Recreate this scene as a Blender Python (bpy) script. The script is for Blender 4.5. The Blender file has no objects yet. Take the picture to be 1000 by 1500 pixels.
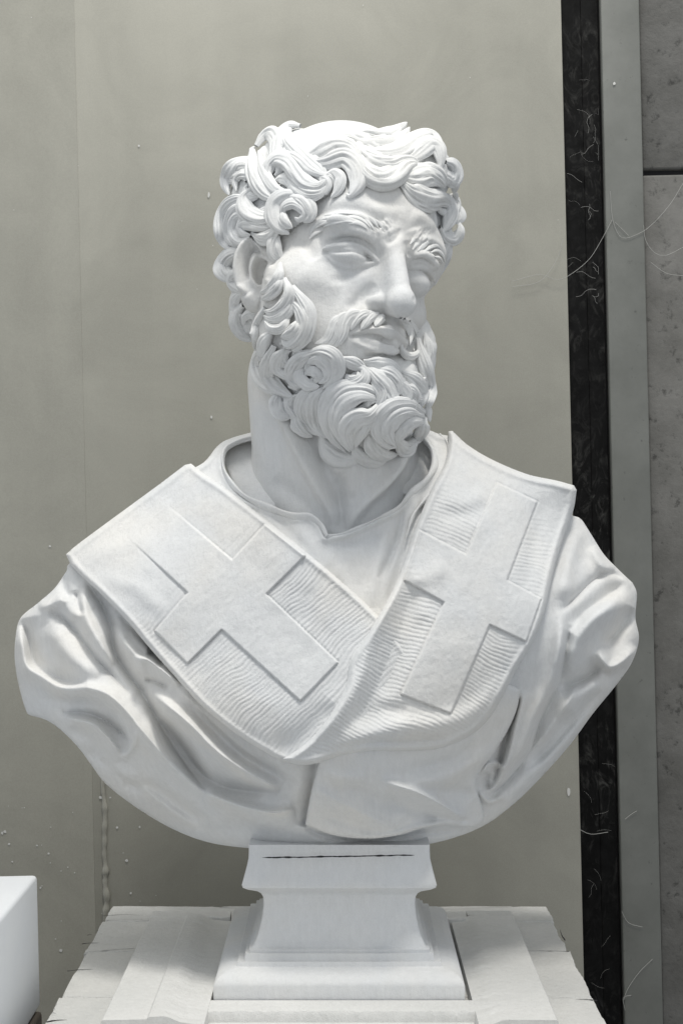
import bpy, math, random, time
import numpy as np
import openvdb as vdb

T0 = time.time()
D0 = 2000.0          # distance camera -> middle plane of the bust, in sculpting units
S = 0.0008           # metres per sculpting unit
ROLL = math.radians(1.35)
CR, SR = math.cos(ROLL), math.sin(ROLL)
EYE = 1.50           # camera height above the floor
rng = np.random.default_rng(7)
random.seed(7)


# ------------------------------------------------------------------ coordinates
def P(px, py, d):
    """sculpting frame: x right, y away from the viewer, z up"""
    px, py, d = np.broadcast_arrays(np.asarray(px, float), np.asarray(py, float), np.asarray(d, float))
    k = (D0 + d) / D0
    return np.stack([(px - 500) * k, d, (750 - py) * k], -1)


def unP(v):
    k = D0 / (D0 + v[..., 1])
    return 500 + v[..., 0] * k, 750 - v[..., 2] * k


def world(v):
    v = np.asarray(v, float)
    a, b = v[..., 0] * S, v[..., 2] * S
    return np.stack([a * CR + b * SR, v[..., 1] * S, -a * SR + b * CR + EYE], -1)


# ------------------------------------------------------------------ objects
def mesh_obj(name, v, faces, mat, parent=None, smooth=True, raw=False):
    v = np.asarray(v, float)
    if not raw:
        v = world(v)
    me = bpy.data.meshes.new(name)
    if isinstance(faces, np.ndarray):
        nf, k = faces.shape
        me.vertices.add(len(v))
        me.vertices.foreach_set('co', v.astype(np.float32).ravel())
        me.loops.add(nf * k)
        me.loops.foreach_set('vertex_index', faces.astype(np.int32).ravel())
        me.polygons.add(nf)
        me.polygons.foreach_set('loop_start', (np.arange(nf) * k).astype(np.int32))
        me.update(calc_edges=True)
        me.validate()
    else:
        me.from_pydata([tuple(q) for q in v], [], faces)
    if smooth:
        me.polygons.foreach_set('use_smooth', np.ones(len(me.polygons), bool))
    me.materials.append(mat)
    o = bpy.data.objects.new(name, me)
    bpy.context.scene.collection.objects.link(o)
    if parent:
        o.parent = parent
        o.matrix_parent_inverse = parent.matrix_world.inverted()
    return o


def empty(name, loc, label, cat, group=None):
    o = bpy.data.objects.new(name, None)
    bpy.context.scene.collection.objects.link(o)
    o.location = loc
    o.empty_display_size = 0.05
    bpy.context.view_layer.update()
    return tag(o, label, cat, group)


def tag(o, label, cat, group=None):
    o['label'] = label
    o['category'] = cat
    if group:
        o['group'] = group
    return o


class Soup:
    def __init__(s):
        s.v, s.f, s.n = [], [], 0

    def add(s, v, f):
        s.v.append(v); s.f.append(f + s.n); s.n += len(v)

    def build(s, name, mat, parent=None):
        return mesh_obj(name, np.concatenate(s.v), np.concatenate(s.f), mat, parent)


# ------------------------------------------------------------------ curves
def catmull(pts, step, closed=False):
    p = np.asarray(pts, float)
    if closed:
        q = np.vstack([p[-1], p, p[0], p[1]])
    else:
        q = np.vstack([2 * p[0] - p[1], p, 2 * p[-1] - p[-2]])
    out = []
    for i in range(1, len(q) - 2):
        a, b, c, d = q[i - 1], q[i], q[i + 1], q[i + 2]
        n = max(2, int(np.linalg.norm((c - b)[:2]) / step))
        t = np.linspace(0, 1, n, endpoint=False)[:, None]
        out.append(0.5 * ((2 * b) + (-a + c) * t + (2 * a - 5 * b + 4 * c - d) * t * t + (-a + 3 * b - 3 * c + d) * t ** 3))
    r = np.vstack(out)
    if not closed:
        r = np.vstack([r, p[-1]])
    return r


def outline(pts, step=3.0):
    """closed outline; a point with a third value is a corner"""
    cs = [i for i, q in enumerate(pts) if len(q) > 2]
    xy = [q[:2] for q in pts]
    if not cs:
        return catmull(xy, step, True)
    n = len(xy); out = []
    for a, b in zip(cs, cs[1:] + [cs[0] + n]):
        seg = [xy[i % n] for i in range(a, b + 1)]
        out.append(catmull(seg, step)[:-1])
    return np.vstack(out)


def inside(poly, X, Y):
    r = np.zeros(X.shape, bool)
    x0, y0 = poly[-1]
    for x1, y1 in poly:
        if y0 != y1:
            c = ((y0 > Y) != (y1 > Y)) & (X < (x1 - x0) * (Y - y0) / (y1 - y0) + x0)
            r ^= c
        x0, y0 = x1, y1
    return r


def polydist(poly, x0, y0, res, shape, R):
    """windowed unsigned distance + nearest point on a closed polygon"""
    H, W = shape
    dist = np.full(shape, float(R)); nx = np.zeros(shape); ny = np.zeros(shape)
    q = np.vstack([poly, poly[:1]])
    for a, b in zip(q[:-1], q[1:]):
        i0 = max(0, int((min(a[0], b[0]) - R - x0) / res)); i1 = min(W, int((max(a[0], b[0]) + R - x0) / res) + 2)
        j0 = max(0, int((min(a[1], b[1]) - R - y0) / res)); j1 = min(H, int((max(a[1], b[1]) + R - y0) / res) + 2)
        if i1 <= i0 or j1 <= j0:
            continue
        X = x0 + np.arange(i0, i1)[None] * res; Y = y0 + np.arange(j0, j1)[:, None] * res
        e = b - a; L = e @ e
        if L < 1e-9:
            continue
        t = np.clip(((X - a[0]) * e[0] + (Y - a[1]) * e[1]) / L, 0, 1)
        cx = a[0] + t * e[0]; cy = a[1] + t * e[1]
        d = np.hypot(X - cx, Y - cy)
        s = np.s_[j0:j1, i0:i1]
        m = d < dist[s]
        dist[s] = np.where(m, d, dist[s]); nx[s] = np.where(m, cx, nx[s]); ny[s] = np.where(m, cy, ny[s])
    return dist, nx, ny


# ------------------------------------------------------------------ relief fields (height towards the viewer, on a 1-px grid)
class Field:
    def __init__(s, x0, y0, x1, y1, res=1.0):
        s.x0, s.y0, s.res = x0, y0, res
        s.W = int((x1 - x0) / res) + 1; s.H = int((y1 - y0) / res) + 1
        s.a = np.zeros((s.H, s.W))

    def grid(s):
        return np.meshgrid(s.x0 + np.arange(s.W) * s.res, s.y0 + np.arange(s.H) * s.res)

    def __call__(s, px, py):
        u = np.clip((np.asarray(px) - s.x0) / s.res, 0, s.W - 1.001); v = np.clip((np.asarray(py) - s.y0) / s.res, 0, s.H - 1.001)
        i = u.astype(int); j = v.astype(int); fu = u - i; fv = v - j; a = s.a
        return (a[j, i] * (1 - fu) + a[j, i + 1] * fu) * (1 - fv) + (a[j + 1, i] * (1 - fu) + a[j + 1, i + 1] * fu) * fv

    def stroke(s, pts, h, w, w2=None, p=2.0, e0=.25, e1=.25, mode='add'):
        """ridge (h>0) or valley (h<0); w = width on the left of the direction of travel (as seen), w2 on the right"""
        w2 = w2 or w
        q = catmull(pts, 4.0) if len(pts) > 2 else catmull(pts, 6.0)
        R = 3.0 * max(w, w2)
        i0 = max(0, int((q[:, 0].min() - R - s.x0) / s.res)); i1 = min(s.W, int((q[:, 0].max() + R - s.x0) / s.res) + 1)
        j0 = max(0, int((q[:, 1].min() - R - s.y0) / s.res)); j1 = min(s.H, int((q[:, 1].max() + R - s.y0) / s.res) + 1)
        if i1 <= i0 or j1 <= j0:
            return
        X = s.x0 + np.arange(i0, i1)[None] * s.res; Y = s.y0 + np.arange(j0, j1)[:, None] * s.res
        best = np.full((j1 - j0, i1 - i0), 1e9); tt = np.zeros_like(best); sd = np.zeros_like(best)
        n = len(q) - 1
        for k in range(n):
            a, b = q[k], q[k + 1]; e = b - a; L = e @ e + 1e-9
            tr = ((X - a[0]) * e[0] + (Y - a[1]) * e[1]) / L
            t = np.clip(tr, 0, 1)
            dx = X - a[0] - t * e[0]; dy = Y - a[1] - t * e[1]
            d = dx * dx + dy * dy
            m = d < best
            best = np.where(m, d, best); tt = np.where(m, (k + t) / n, tt)
            sd = np.where(m, e[0] * dy - e[1] * dx, sd)
        d = np.sqrt(best)
        ww = np.where(sd < 0, w, w2)
        val = np.exp(-np.abs(d / ww) ** p)
        env = np.ones_like(tt)
        if e0 > 0: env *= np.sin(np.clip(tt / e0, 0.0, 1) * math.pi / 2)
        if e1 > 0: env *= np.sin(np.clip((1 - tt) / e1, 0.0, 1) * math.pi / 2)
        s.a[j0:j1, i0:i1] += h * val * env

    def blur(s, n=1):
        for _ in range(n):
            a = s.a
            b = a.copy(); b[1:-1] = (a[:-2] + 2 * a[1:-1] + a[2:]) / 4
            c = b.copy(); c[:, 1:-1] = (b[:, :-2] + 2 * b[:, 1:-1] + b[:, 2:]) / 4
            s.a = c


def vnoise(X, Y, scale, seed=0):
    r = np.random.default_rng(seed); g = r.random((97, 97))
    u = X / scale + 13.7; v = Y / scale + 5.3
    i = np.floor(u).astype(int); j = np.floor(v).astype(int); fu = u - i; fv = v - j
    fu = fu * fu * (3 - 2 * fu); fv = fv * fv * (3 - 2 * fv)
    i %= 96; j %= 96
    return (g[j, i] * (1 - fu) + g[j, i + 1] * fu) * (1 - fv) + (g[j + 1, i] * (1 - fu) + g[j + 1, i + 1] * fu) * fv - .5


def tps(ctrl):
    c = np.asarray(ctrl, float); xy = c[:, :2] / 500; n = len(c)
    def U(r2): return np.where(r2 > 0, r2 * np.log(r2 + 1e-12), 0)
    d = ((xy[:, None] - xy[None]) ** 2).sum(-1)
    A = np.zeros((n + 3, n + 3)); A[:n, :n] = U(d) + np.eye(n) * 4e-3
    A[:n, n] = 1; A[:n, n + 1:] = xy; A[n:, :n] = A[:n, n:].T
    w = np.linalg.solve(A, np.concatenate([c[:, 2], [0, 0, 0]]))
    def f(px, py):
        x = np.asarray(px) / 500; y = np.asarray(py) / 500
        r = w[n] + w[n + 1] * x + w[n + 2] * y
        for k in range(n):
            r = r + w[k] * U((x - xy[k, 0]) ** 2 + (y - xy[k, 1]) ** 2)
        return r
    return f


# ------------------------------------------------------------------ closed relief slab from an outline
def slab(name, pts, front, back, mat, parent, res=1.5, rim=4.0, rimh=None, R=None, closed_back=True, edge=None):
    poly = outline(pts)
    rimh = rim if rimh is None else rimh
    R = R or max(rim, 24) + res
    x0, y0 = poly.min(0) - 2 * res; x1, y1 = poly.max(0) + 2 * res
    W = int((x1 - x0) / res) + 1; H = int((y1 - y0) / res) + 1
    X, Y = np.meshgrid(x0 + np.arange(W) * res, y0 + np.arange(H) * res)
    ins = inside(poly, X, Y)
    dist, nx, ny = polydist(poly, x0, y0, res, X.shape, R)
    near = (dist < 0.3 * res)
    snap = ~ins | near
    Xs = np.where(snap & (dist < R), nx, X); Ys = np.where(snap & (dist < R), ny, Y)
    ds = np.where(snap, 0, dist)
    c = ins[:-1, :-1] | ins[1:, :-1] | ins[:-1, 1:] | ins[1:, 1:]
    idx = np.arange(H * W).reshape(H, W)
    q = np.stack([idx[:-1, :-1], idx[1:, :-1], idx[1:, 1:], idx[:-1, 1:]], -1)[c]
    used = np.unique(q); remap = -np.ones(H * W, int); remap[used] = np.arange(len(used))
    q = remap[q]
    ux, uy, ud = Xs.ravel()[used], Ys.ravel()[used], ds.ravel()[used]
    f = front(ux, uy)
    if edge is not None:
        f = f - edge(ud, ux, uy)
    t = np.clip(ud / rim, 0, 1)
    f = f + rimh * (1 - np.sqrt(1 - (1 - t) ** 2))
    n = len(used)
    V = P(ux, uy, f)
    b = back(ux, uy, ud)
    b = np.maximum(b, f + 0.5)
    V2 = P(ux, uy, b)
    # boundary edges
    e = np.concatenate([q[:, [0, 1]], q[:, [1, 2]], q[:, [2, 3]], q[:, [3, 0]]])
    key = np.sort(e, 1); key = key[:, 0] * n + key[:, 1]
    u, first, cnt = np.unique(key, return_index=True, return_counts=True)
    be = e[first[cnt == 1]]
    side = np.stack([be[:, 1], be[:, 0], be[:, 0] + n, be[:, 1] + n], 1)
    F = np.concatenate([q, q[:, ::-1] + n, side])
    return mesh_obj(name, np.vstack([V, V2]), F, mat, parent)


# ------------------------------------------------------------------ materials
def new_mat(name):
    m = bpy.data.materials.new(name); m.use_nodes = True
    nt = m.node_tree; b = nt.nodes['Principled BSDF']
    return m, nt, b


def N(nt, t, **kw):
    n = nt.nodes.new(t)
    for k, v in kw.items():
        if k in n.inputs.keys():
            n.inputs[k].default_value = v
        else:
            setattr(n, k, v)
    return n


def ramp(nt, fac, stops):
    r = nt.nodes.new('ShaderNodeValToRGB')
    while len(r.color_ramp.elements) < len(stops):
        r.color_ramp.elements.new(.5)
    for e, (p, c) in zip(r.color_ramp.elements, stops):
        e.position = p
        e.color = (c, c, c, 1) if np.isscalar(c) else (*c, 1)
    nt.links.new(fac, r.inputs[0])
    return r.outputs[0]


def noise(nt, vec, scale, detail=4, rough=.55, dist=0):
    n = N(nt, 'ShaderNodeTexNoise')
    n.inputs['Scale'].default_value = scale; n.inputs['Detail'].default_value = detail
    n.inputs['Roughness'].default_value = rough; n.inputs['Distortion'].default_value = dist
    nt.links.new(vec, n.inputs['Vector'])
    return n.outputs['Fac']


def coords(nt, scale=(1, 1, 1), rot=(0, 0, 0)):
    t = nt.nodes.new('ShaderNodeTexCoord'); m = nt.nodes.new('ShaderNodeMapping')
    m.inputs['Scale'].default_value = scale; m.inputs['Rotation'].default_value = rot
    nt.links.new(t.outputs['Object'], m.inputs['Vector'])
    return m.outputs[0]


def mix(nt, fac, a, b, mode='MIX'):
    m = nt.nodes.new('ShaderNodeMix'); m.data_type = 'RGBA'; m.blend_type = mode
    for sock, v in ((m.inputs[0], fac), (m.inputs[6], a), (m.inputs[7], b)):
        if isinstance(v, (int, float)):
            sock.default_value = v
        elif isinstance(v, tuple):
            sock.default_value = (*v, 1)
        else:
            nt.links.new(v, sock)
    return m.outputs[2]


def bump(nt, b, hs, strength=.3, dist=.001):
    prev = None
    for h, st, ds in hs:
        bp = nt.nodes.new('ShaderNodeBump'); bp.inputs['Strength'].default_value = st; bp.inputs['Distance'].default_value = ds
        nt.links.new(h, bp.inputs['Height'])
        if prev: nt.links.new(prev, bp.inputs['Normal'])
        prev = bp.outputs[0]
    nt.links.new(prev, b.inputs['Normal'])


def marble(name, base=(.75, .76, .765), warm=(.80, .79, .765), grain=1.0, rough=.8):
    m, nt, b = new_mat(name)
    v = coords(nt)
    big = ramp(nt, noise(nt, v, 9, 3, .5, .4), [(.38, base), (.66, warm)])
    vs = coords(nt, (1, 1, .25), (0, .7, 0))
    streak = ramp(nt, noise(nt, vs, 160, 4, .7), [(.3, .935), (.65, 1.0)])
    fine = ramp(nt, noise(nt, v, 900, 2, .6), [(.3, .95), (.7, 1.0)])
    c = mix(nt, 1.0, big, streak, 'MULTIPLY')
    c = mix(nt, 1.0, c, fine, 'MULTIPLY')
    nt.links.new(c, b.inputs['Base Color'])
    b.inputs['Roughness'].default_value = rough
    b.inputs['Specular IOR Level'].default_value = .25
    bump(nt, b, [(noise(nt, vs, 260, 4, .7), .5 * grain, .0016), (noise(nt, v, 1300, 2, .6), .5 * grain, .0009), (noise(nt, v, 55, 4, .6), .35 * grain, .004)])
    return m


M_BUST = marble('white_bust_stone')
M_HAIR = marble('white_hair_stone', (.76, .77, .775), (.80, .80, .785), .6)
M_SOCLE = marble('white_socle_stone', (.73, .745, .76), (.76, .76, .75), .7, .5)


# =================================================================== HEAD FRAME
yaw, rol = math.radians(30), math.radians(15)
Fv = np.array([math.sin(yaw), -math.cos(yaw), 0.0])
L0 = np.array([math.cos(yaw), math.sin(yaw), 0.0]); U0 = np.array([0, 0, 1.0])
Lv = math.cos(rol) * L0 - math.sin(rol) * U0
Uv = math.cos(rol) * U0 + math.sin(rol) * L0
HC = np.array([-16.0, 0, 341.0])
BAS = np.stack([Lv, Fv, Uv], 1)       # local -> sculpt


def hd(l, f, u):
    return HC + l * Lv + f * Fv + u * Uv


class Ell:
    def __init__(s, c, r):
        s.c = np.asarray(c, float); s.r = np.asarray(r, float)

    def hull(s, px, py):
        o = np.array([0, -D0, 0.0]); dd = P(px, py, 0.0) - o
        dd = dd / np.linalg.norm(dd, axis=-1, keepdims=True)
        ol = ((o - s.c) @ BAS) / s.r; dl = (dd @ BAS) / s.r
        a = (dl * dl).sum(-1); b = (dl * ol).sum(-1); c = (ol * ol).sum() - 1
        disc = b * b - a * c
        t = (-b - np.sqrt(np.maximum(disc, 0))) / a
        q = o + dd * t[..., None]
        n = ((ol + dl * t[..., None]) / s.r) @ BAS.T
        n /= np.linalg.norm(n, axis=-1, keepdims=True)
        return q[..., 1], n, disc > 0


def hull_of(ells):
    def f(px, py):
        px = np.asarray(px, float); py = np.asarray(py, float)
        best = None
        for e in ells:
            d, n, hit = e.hull(px, py)
            dd = np.where(hit, d, d + 400)     # a miss counts only when nothing is hit
            if best is None:
                best, dep, nor = dd, d, n
            else:
                m = dd < best
                best = np.where(m, dd, best); dep = np.where(m, d, dep); nor = np.where(m[..., None], n, nor)
        return dep, nor
    return f


CRAN = Ell(hd(0, -20, 55), (134, 168, 170))
HAIRH = Ell(hd(0, -22, 58), (146, 178, 176))
HAIR_E = [HAIRH, Ell(P(397, 296, 20), (62, 88, 84)), Ell(P(440, 250, 30), (66, 90, 60)), Ell(P(594, 262, 40), (60, 88, 70)), Ell(P(374, 440, 30), (34, 60, 60)), Ell(P(622, 345, 70), (36, 60, 72))]
BE_FRONT = Ell(P(540, 584, -84), (78, 80, 86))
BE_SIDE = Ell(P(438, 508, -15), (62, 78, 92))
BE_FAR = Ell(P(592, 530, -30), (45, 55, 75))
hair_hull = hull_of(HAIR_E)
beard_hull = hull_of([BE_FRONT, BE_SIDE, BE_FAR])


# ------------------------------------------------------------------ head and neck: signed distance volume -> mesh
VS = 1.5
glo = np.array([-215.0, -225.0, -60.0]); ghi = np.array([230.0, 200.0, 590.0])
gn = ((ghi - glo) / VS).astype(int)
ax = [(glo[i] + np.arange(gn[i]) * VS).astype(np.float32) for i in range(3)]
VOL = np.full(tuple(gn), 1e3, np.float32)


def window(c, R):
    s = []
    for i in range(3):
        a = max(0, int((c[i] - R - glo[i]) / VS)); b = min(gn[i], int((c[i] + R - glo[i]) / VS) + 2)
        s.append(slice(a, b))
    return tuple(s)


def gridw(w):
    return ax[0][w[0]][:, None, None], ax[1][w[1]][None, :, None], ax[2][w[2]][None, None, :]


def smin(a, b, k):
    if k <= 0:
        return np.minimum(a, b)
    h = np.clip(.5 + .5 * (b - a) / k, 0, 1)
    return b + (a - b) * h - k * h * (1 - h)


def put(w, d, k, op):
    cur = VOL[w]
    if op == 'add':
        VOL[w] = smin(cur, d, k)
    else:
        VOL[w] = -smin(-cur, d, k)


def ell(c, r, k=10, op='add', frame=True, basis=None):
    c = np.asarray(c, float)
    R = max(r) + k + 6
    w = window(c, R); X, Y, Z = gridw(w)
    X = X - np.float32(c[0]); Y = Y - np.float32(c[1]); Z = Z - np.float32(c[2])
    B = (basis if basis is not None else (BAS if frame else np.eye(3))).astype(np.float32)
    k0 = 0; k1 = 0
    for i in range(3):
        q = X * B[0, i] + Y * B[1, i] + Z * B[2, i]
        k0 = k0 + (q / np.float32(r[i])) ** 2; k1 = k1 + (q / np.float32(r[i] ** 2)) ** 2
    k0 = np.sqrt(k0); k1 = np.sqrt(k1) + 1e-6
    put(w, k0 * (k0 - 1) / k1, k, op)


def cap(a, b, r1, r2, k=8, op='add'):
    a = np.asarray(a, float); b = np.asarray(b, float)
    mid = (a + b) / 2; R = np.linalg.norm(b - a) / 2 + max(r1, r2) + k + 4
    w = window(mid, R); X, Y, Z = gridw(w)
    e = b - a; L = e @ e
    t = np.clip(((X - a[0]) * e[0] + (Y - a[1]) * e[1] + (Z - a[2]) * e[2]) / L, 0, 1).astype(np.float32)
    d = np.sqrt((X - a[0] - t * e[0]) ** 2 + (Y - a[1] - t * e[1]) ** 2 + (Z - a[2] - t * e[2]) ** 2) - (r1 + (r2 - r1) * t)
    put(w, d.astype(np.float32), k, op)


# big forms
ell(hd(0, -20, 55), (134, 166, 168), 1)
ell(hd(74, 70, 50), (58, 60, 60), 20)
ell(hd(0, 52, -45), (108, 108, 158), 30)
# neck: tapered column flaring into the shoulders
cap(P(498, 790, 30), P(478, 560, 15), 122, 116, 25)
cap(P(300, 790, 62), P(470, 700, 50), 62, 60, 40)
cap(P(700, 790, 62), P(560, 700, 50), 62, 60, 40)
# forehead, brow ridge
ell(hd(0, 108, 62), (78, 50, 60), 30)
ell(hd(-46, 138, 28), (46, 26, 15), 16)
ell(hd(48, 136, 28), (44, 26, 15), 16)
ell(hd(0, 148, 22), (22, 20, 18), 14)
# cheekbones, cheeks, jaw
ell(hd(-78, 76, -54), (40, 44, 38), 36)
ell(hd(84, 84, -42), (30, 40, 26), 26)
ell(hd(0, 98, -112), (72, 66, 62), 34)
ell(hd(-60, 60, -110), (52, 60, 60), 26)
ell(hd(0, 84, -175), (52, 52, 40), 24)
# eye sockets
ell(hd(-52, 170, -5), (35, 32, 18), 14, 'sub')
ell(hd(61, 168, -5), (34, 34, 19), 13, 'sub')
# eyeballs
ell(hd(-48, 131, -8), (29, 27, 19), 3)
ell(hd(61, 131, -5), (25, 26, 19), 4)
# nose
cap(P(575, 346, -126), P(588, 436, -172), 11, 14, 14)
cap(P(573, 390, -132), P(577, 440, -150), 13, 18, 14)
ell(P(589, 446, -174), (18, 18, 18), 12, frame=False)
ell(P(549, 443, -150), (13, 15, 13), 8, frame=False)
ell(P(599, 449, -138), (8, 14, 11), 12, frame=False)
cap(P(568, 456, -146), P(586, 456, -172), 7, 8, 5)
ell(P(557, 457, -164), (6, 9, 3.6), 2.5, 'sub', frame=False)
def vol_depth(px, py):
    dd = np.arange(-215, 120, 1.0); out = []
    for x_, y_ in zip(px, py):
        p_ = P(np.full(len(dd), x_), np.full(len(dd), y_), dd); ii = np.clip(((p_ - glo) / VS + .5).astype(int), 0, gn - 1)
        v_ = VOL[ii[:, 0], ii[:, 1], ii[:, 2]]; h_ = np.nonzero(v_ < 0)[0]
        out.append(dd[h_[0]] if len(h_) else 0.0)
    return np.array(out)


def tube(e, pts, rad, k, off=0.0):
    q_ = catmull(pts, 4); d_ = vol_depth(q_[:, 0], q_[:, 1]); d_ = np.convolve(np.pad(d_, 3, 'edge'), np.ones(7) / 7, 'valid')
    c_ = P(q_[:, 0], q_[:, 1], d_ + off); t_ = np.linspace(0, 1, len(c_)); r_ = rad * (.45 + .55 * np.sin(t_ * math.pi) ** .6)
    for i_ in range(len(c_) - 1):
        cap(c_[i_], c_[i_ + 1], r_[i_], r_[i_ + 1], k)


EYE_N = Ell(hd(-48, 131, -8), (29, 27, 19)); EYE_F = Ell(hd(61, 131, -5), (25, 26, 19))
tube(EYE_N, [(474, 365), (486, 362), (503, 360), (520, 360), (535, 366), (545, 375), (553, 383)], 5.6, 1.5, -1.6)
tube(EYE_N, [(478, 374), (492, 386), (512, 392), (534, 388), (550, 384)], 3.2, 2.5, 0)
tube(EYE_F, [(599, 393), (608, 391), (617, 391), (626, 395), (632, 402), (636, 412)], 5.2, 1.5, -1.8)
# mouth
cap(P(515, 489, -134), P(546, 484, -154), 3, 8, 6)
cap(P(546, 484, -154), P(568, 487, -156), 8, 9, 5)
cap(P(568, 487, -156), P(593, 502, -124), 9, 5, 6)
cap(P(518, 499, -132), P(548, 504, -151), 4, 9, 6)
cap(P(548, 504, -151), P(574, 510, -148), 9, 9, 5)
cap(P(574, 510, -148), P(590, 513, -124), 9, 4, 6)
# crown left smooth above the locks
ell(P(500, 264, 34), (108, 96, 85), 4, frame=False)
# near ear
EC = P(368, 402, -62)
EB = np.stack([np.array([.94, -.35, .12]), np.array([.35, .94, 0]), np.array([-.12, .02, 1.0])], 1)
EB = np.linalg.qr(EB)[0]; EB = EB * np.sign(np.diag(EB))
ell(P(368, 398, -50), (24, 18, 50), 8, basis=EB)
ell(P(372, 436, -54), (17, 17, 22), 10, basis=EB)


# volume -> polygons
def vol_mesh(VOL, lo, vs):
    g = vdb.FloatGrid(4 * vs)
    g.copyFromArray(np.clip(VOL, -4 * vs, 4 * vs).astype(np.float32), tolerance=0)
    g.gridClass = vdb.GridClass.LEVEL_SET
    pts, _tri, quads = g.convertToPolygons(isovalue=0.0)
    return pts.astype(float) * vs + lo, quads[:, ::-1].astype(np.int64)


hv, hq = vol_mesh(VOL, glo, VS)
keep = (hv[hq][:, :, 2] > glo[2] + 3).all(1) & (hv[hq][:, :, 0] > glo[0] + 3).all(1) & (hv[hq][:, :, 0] < ghi[0] - 5).all(1) & (hv[hq][:, :, 1] < ghi[1] - 5).all(1)
hq = hq[keep]
print('head mesh', len(hv), len(hq), time.time() - T0)


def vnormals(v, q):
    a = v[q[:, 2]] - v[q[:, 0]]; b = v[q[:, 3]] - v[q[:, 1]]
    fn = np.cross(a, b); n = np.zeros_like(v)
    for i in range(4):
        for c in range(3):
            n[:, c] += np.bincount(q[:, i], fn[:, c], len(v))
    return n / (np.linalg.norm(n, axis=1, keepdims=True) + 1e-9)


nrm = vnormals(hv, hq)
if (nrm[:, 1] * (hv[:, 1] - hv[:, 1].mean())).mean() < 0:
    hq = hq[:, ::-1]; nrm = -nrm


# depth map of the skin
def zmap(v, nr, x0, y0, x1, y1, res=2.0):
    px, py = unP(v)
    W = int((x1 - x0) / res); H = int((y1 - y0) / res)
    i = ((px - x0) / res).astype(int); j = ((py - y0) / res).astype(int)
    ok = (i >= 0) & (i < W) & (j >= 0) & (j < H) & (nr[:, 1] < .1)
    z = np.full(W * H, 1e3); np.minimum.at(z, j[ok] * W + i[ok], v[ok, 1])
    z = z.reshape(H, W)
    for dj, di in ((0, 1), (0, -1), (1, 0), (-1, 0)):
        z = np.minimum(z, np.roll(z, (dj, di), (0, 1)))
    for _ in range(60):      # fill holes and grow outward
        bad = z > 900
        if not bad.any(): break
        acc = np.zeros_like(z); cnt = np.zeros_like(z)
        for dj, di in ((0, 1), (0, -1), (1, 0), (-1, 0)):
            s = np.roll(z, (dj, di), (0, 1)); g = s < 900
            acc += np.where(g, s, 0); cnt += g
        z = np.where(bad & (cnt > 0), acc / np.maximum(cnt, 1), z)
    f = Field(x0 + res / 2, y0 + res / 2, x1, y1, res)
    f.a = z; f.H, f.W = z.shape
    return f


skinz = zmap(hv, nrm, 300, 160, 720, 800)
skinz.blur(2)


def field_hull(f, off=0.0, e=4.0):
    def g(px, py):
        px = np.asarray(px, float); py = np.asarray(py, float)
        d = f(px, py) + off
        gx = (P(px + e, py, f(px + e, py)) - P(px - e, py, f(px - e, py)))
        gy = (P(px, py - e, f(px, py - e)) - P(px, py + e, f(px, py + e)))
        n = np.cross(gy, gx); n /= np.linalg.norm(n, axis=-1, keepdims=True) + 1e-9
        n = np.where(n[..., 1:2] > 0, -n, n)
        return d, n
    return g


skin_hull = field_hull(skinz)


# facial detail painted as real displacement
FF = Field(335, 260, 680, 560, 1.0)
sk = FF.stroke
sk([(482, 369), (504, 368), (522, 368), (537, 375), (549, 384)], -3.5, 2.0, p=1.5, e0=.2, e1=.2)
sk([(474, 350), (498, 343), (520, 340), (538, 347), (550, 360)], 3, 5)
sk([(482, 412), (506, 407), (540, 390)], -2.5, 7)
sk([(475, 357), (496, 351), (519, 350), (537, 357), (550, 370)], -4.5, 2.6, p=1.5)
sk([(602, 384), (620, 381), (637, 393)], -5, 2.6, p=1.5)
sk([(603, 376), (622, 372), (638, 379)], 3, 4.5)
sk([(604, 434), (618, 441), (634, 434)], -3, 5)
sk([(586, 334), (582, 347), (564, 358)], -3.5, 3.6, 5, p=1.6)          # frown
sk([(594, 352), (598, 366), (600, 378)], -3, 4)
sk([(556, 328), (568, 336), (574, 344)], 4, 10)
sk([(604, 334), (608, 346), (608, 356)], 3, 9)
sk([(456, 342), (462, 327), (495, 318), (528, 319), (546, 333)], 5, 6)
sk([(606, 362), (620, 350), (638, 356), (651, 372), (653, 388)], 5, 6)
for k_ in range(22):
    f_ = k_ / 21; x_ = 548 + 26 * f_ + random.uniform(-3, 3); y_ = 334 - 14 * f_ * (1 - f_) + random.uniform(-8, 8)
    sk([(x_, y_ + 8), (x_ - 3, y_), (x_ - 9, y_ - 6)], random.choice((-1.1, 1.1)), 1.5)
for k_ in range(16):
    x_ = 600 + random.uniform(0, 22); y_ = 350 + random.uniform(-14, 10)
    sk([(x_, y_ + 8), (x_ + 3, y_), (x_ + 9, y_ - 6)], random.choice((-1.1, 1.1)), 1.5)
sk([(470, 306), (510, 296), (556, 310), (580, 322)], 4, 12)    # forehead swelling
sk([(600, 316), (622, 320), (640, 336)], 4, 10)
sk([(528, 290), (560, 296), (600, 300)], -2, 8)
sk([(552, 418), (534, 428), (522, 442), (508, 454)], -5, 7)      # nasolabial
sk([(556, 428), (541, 428), (533, 438), (536, 452)], -4.5, 3.0)     # wing of the nose
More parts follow.
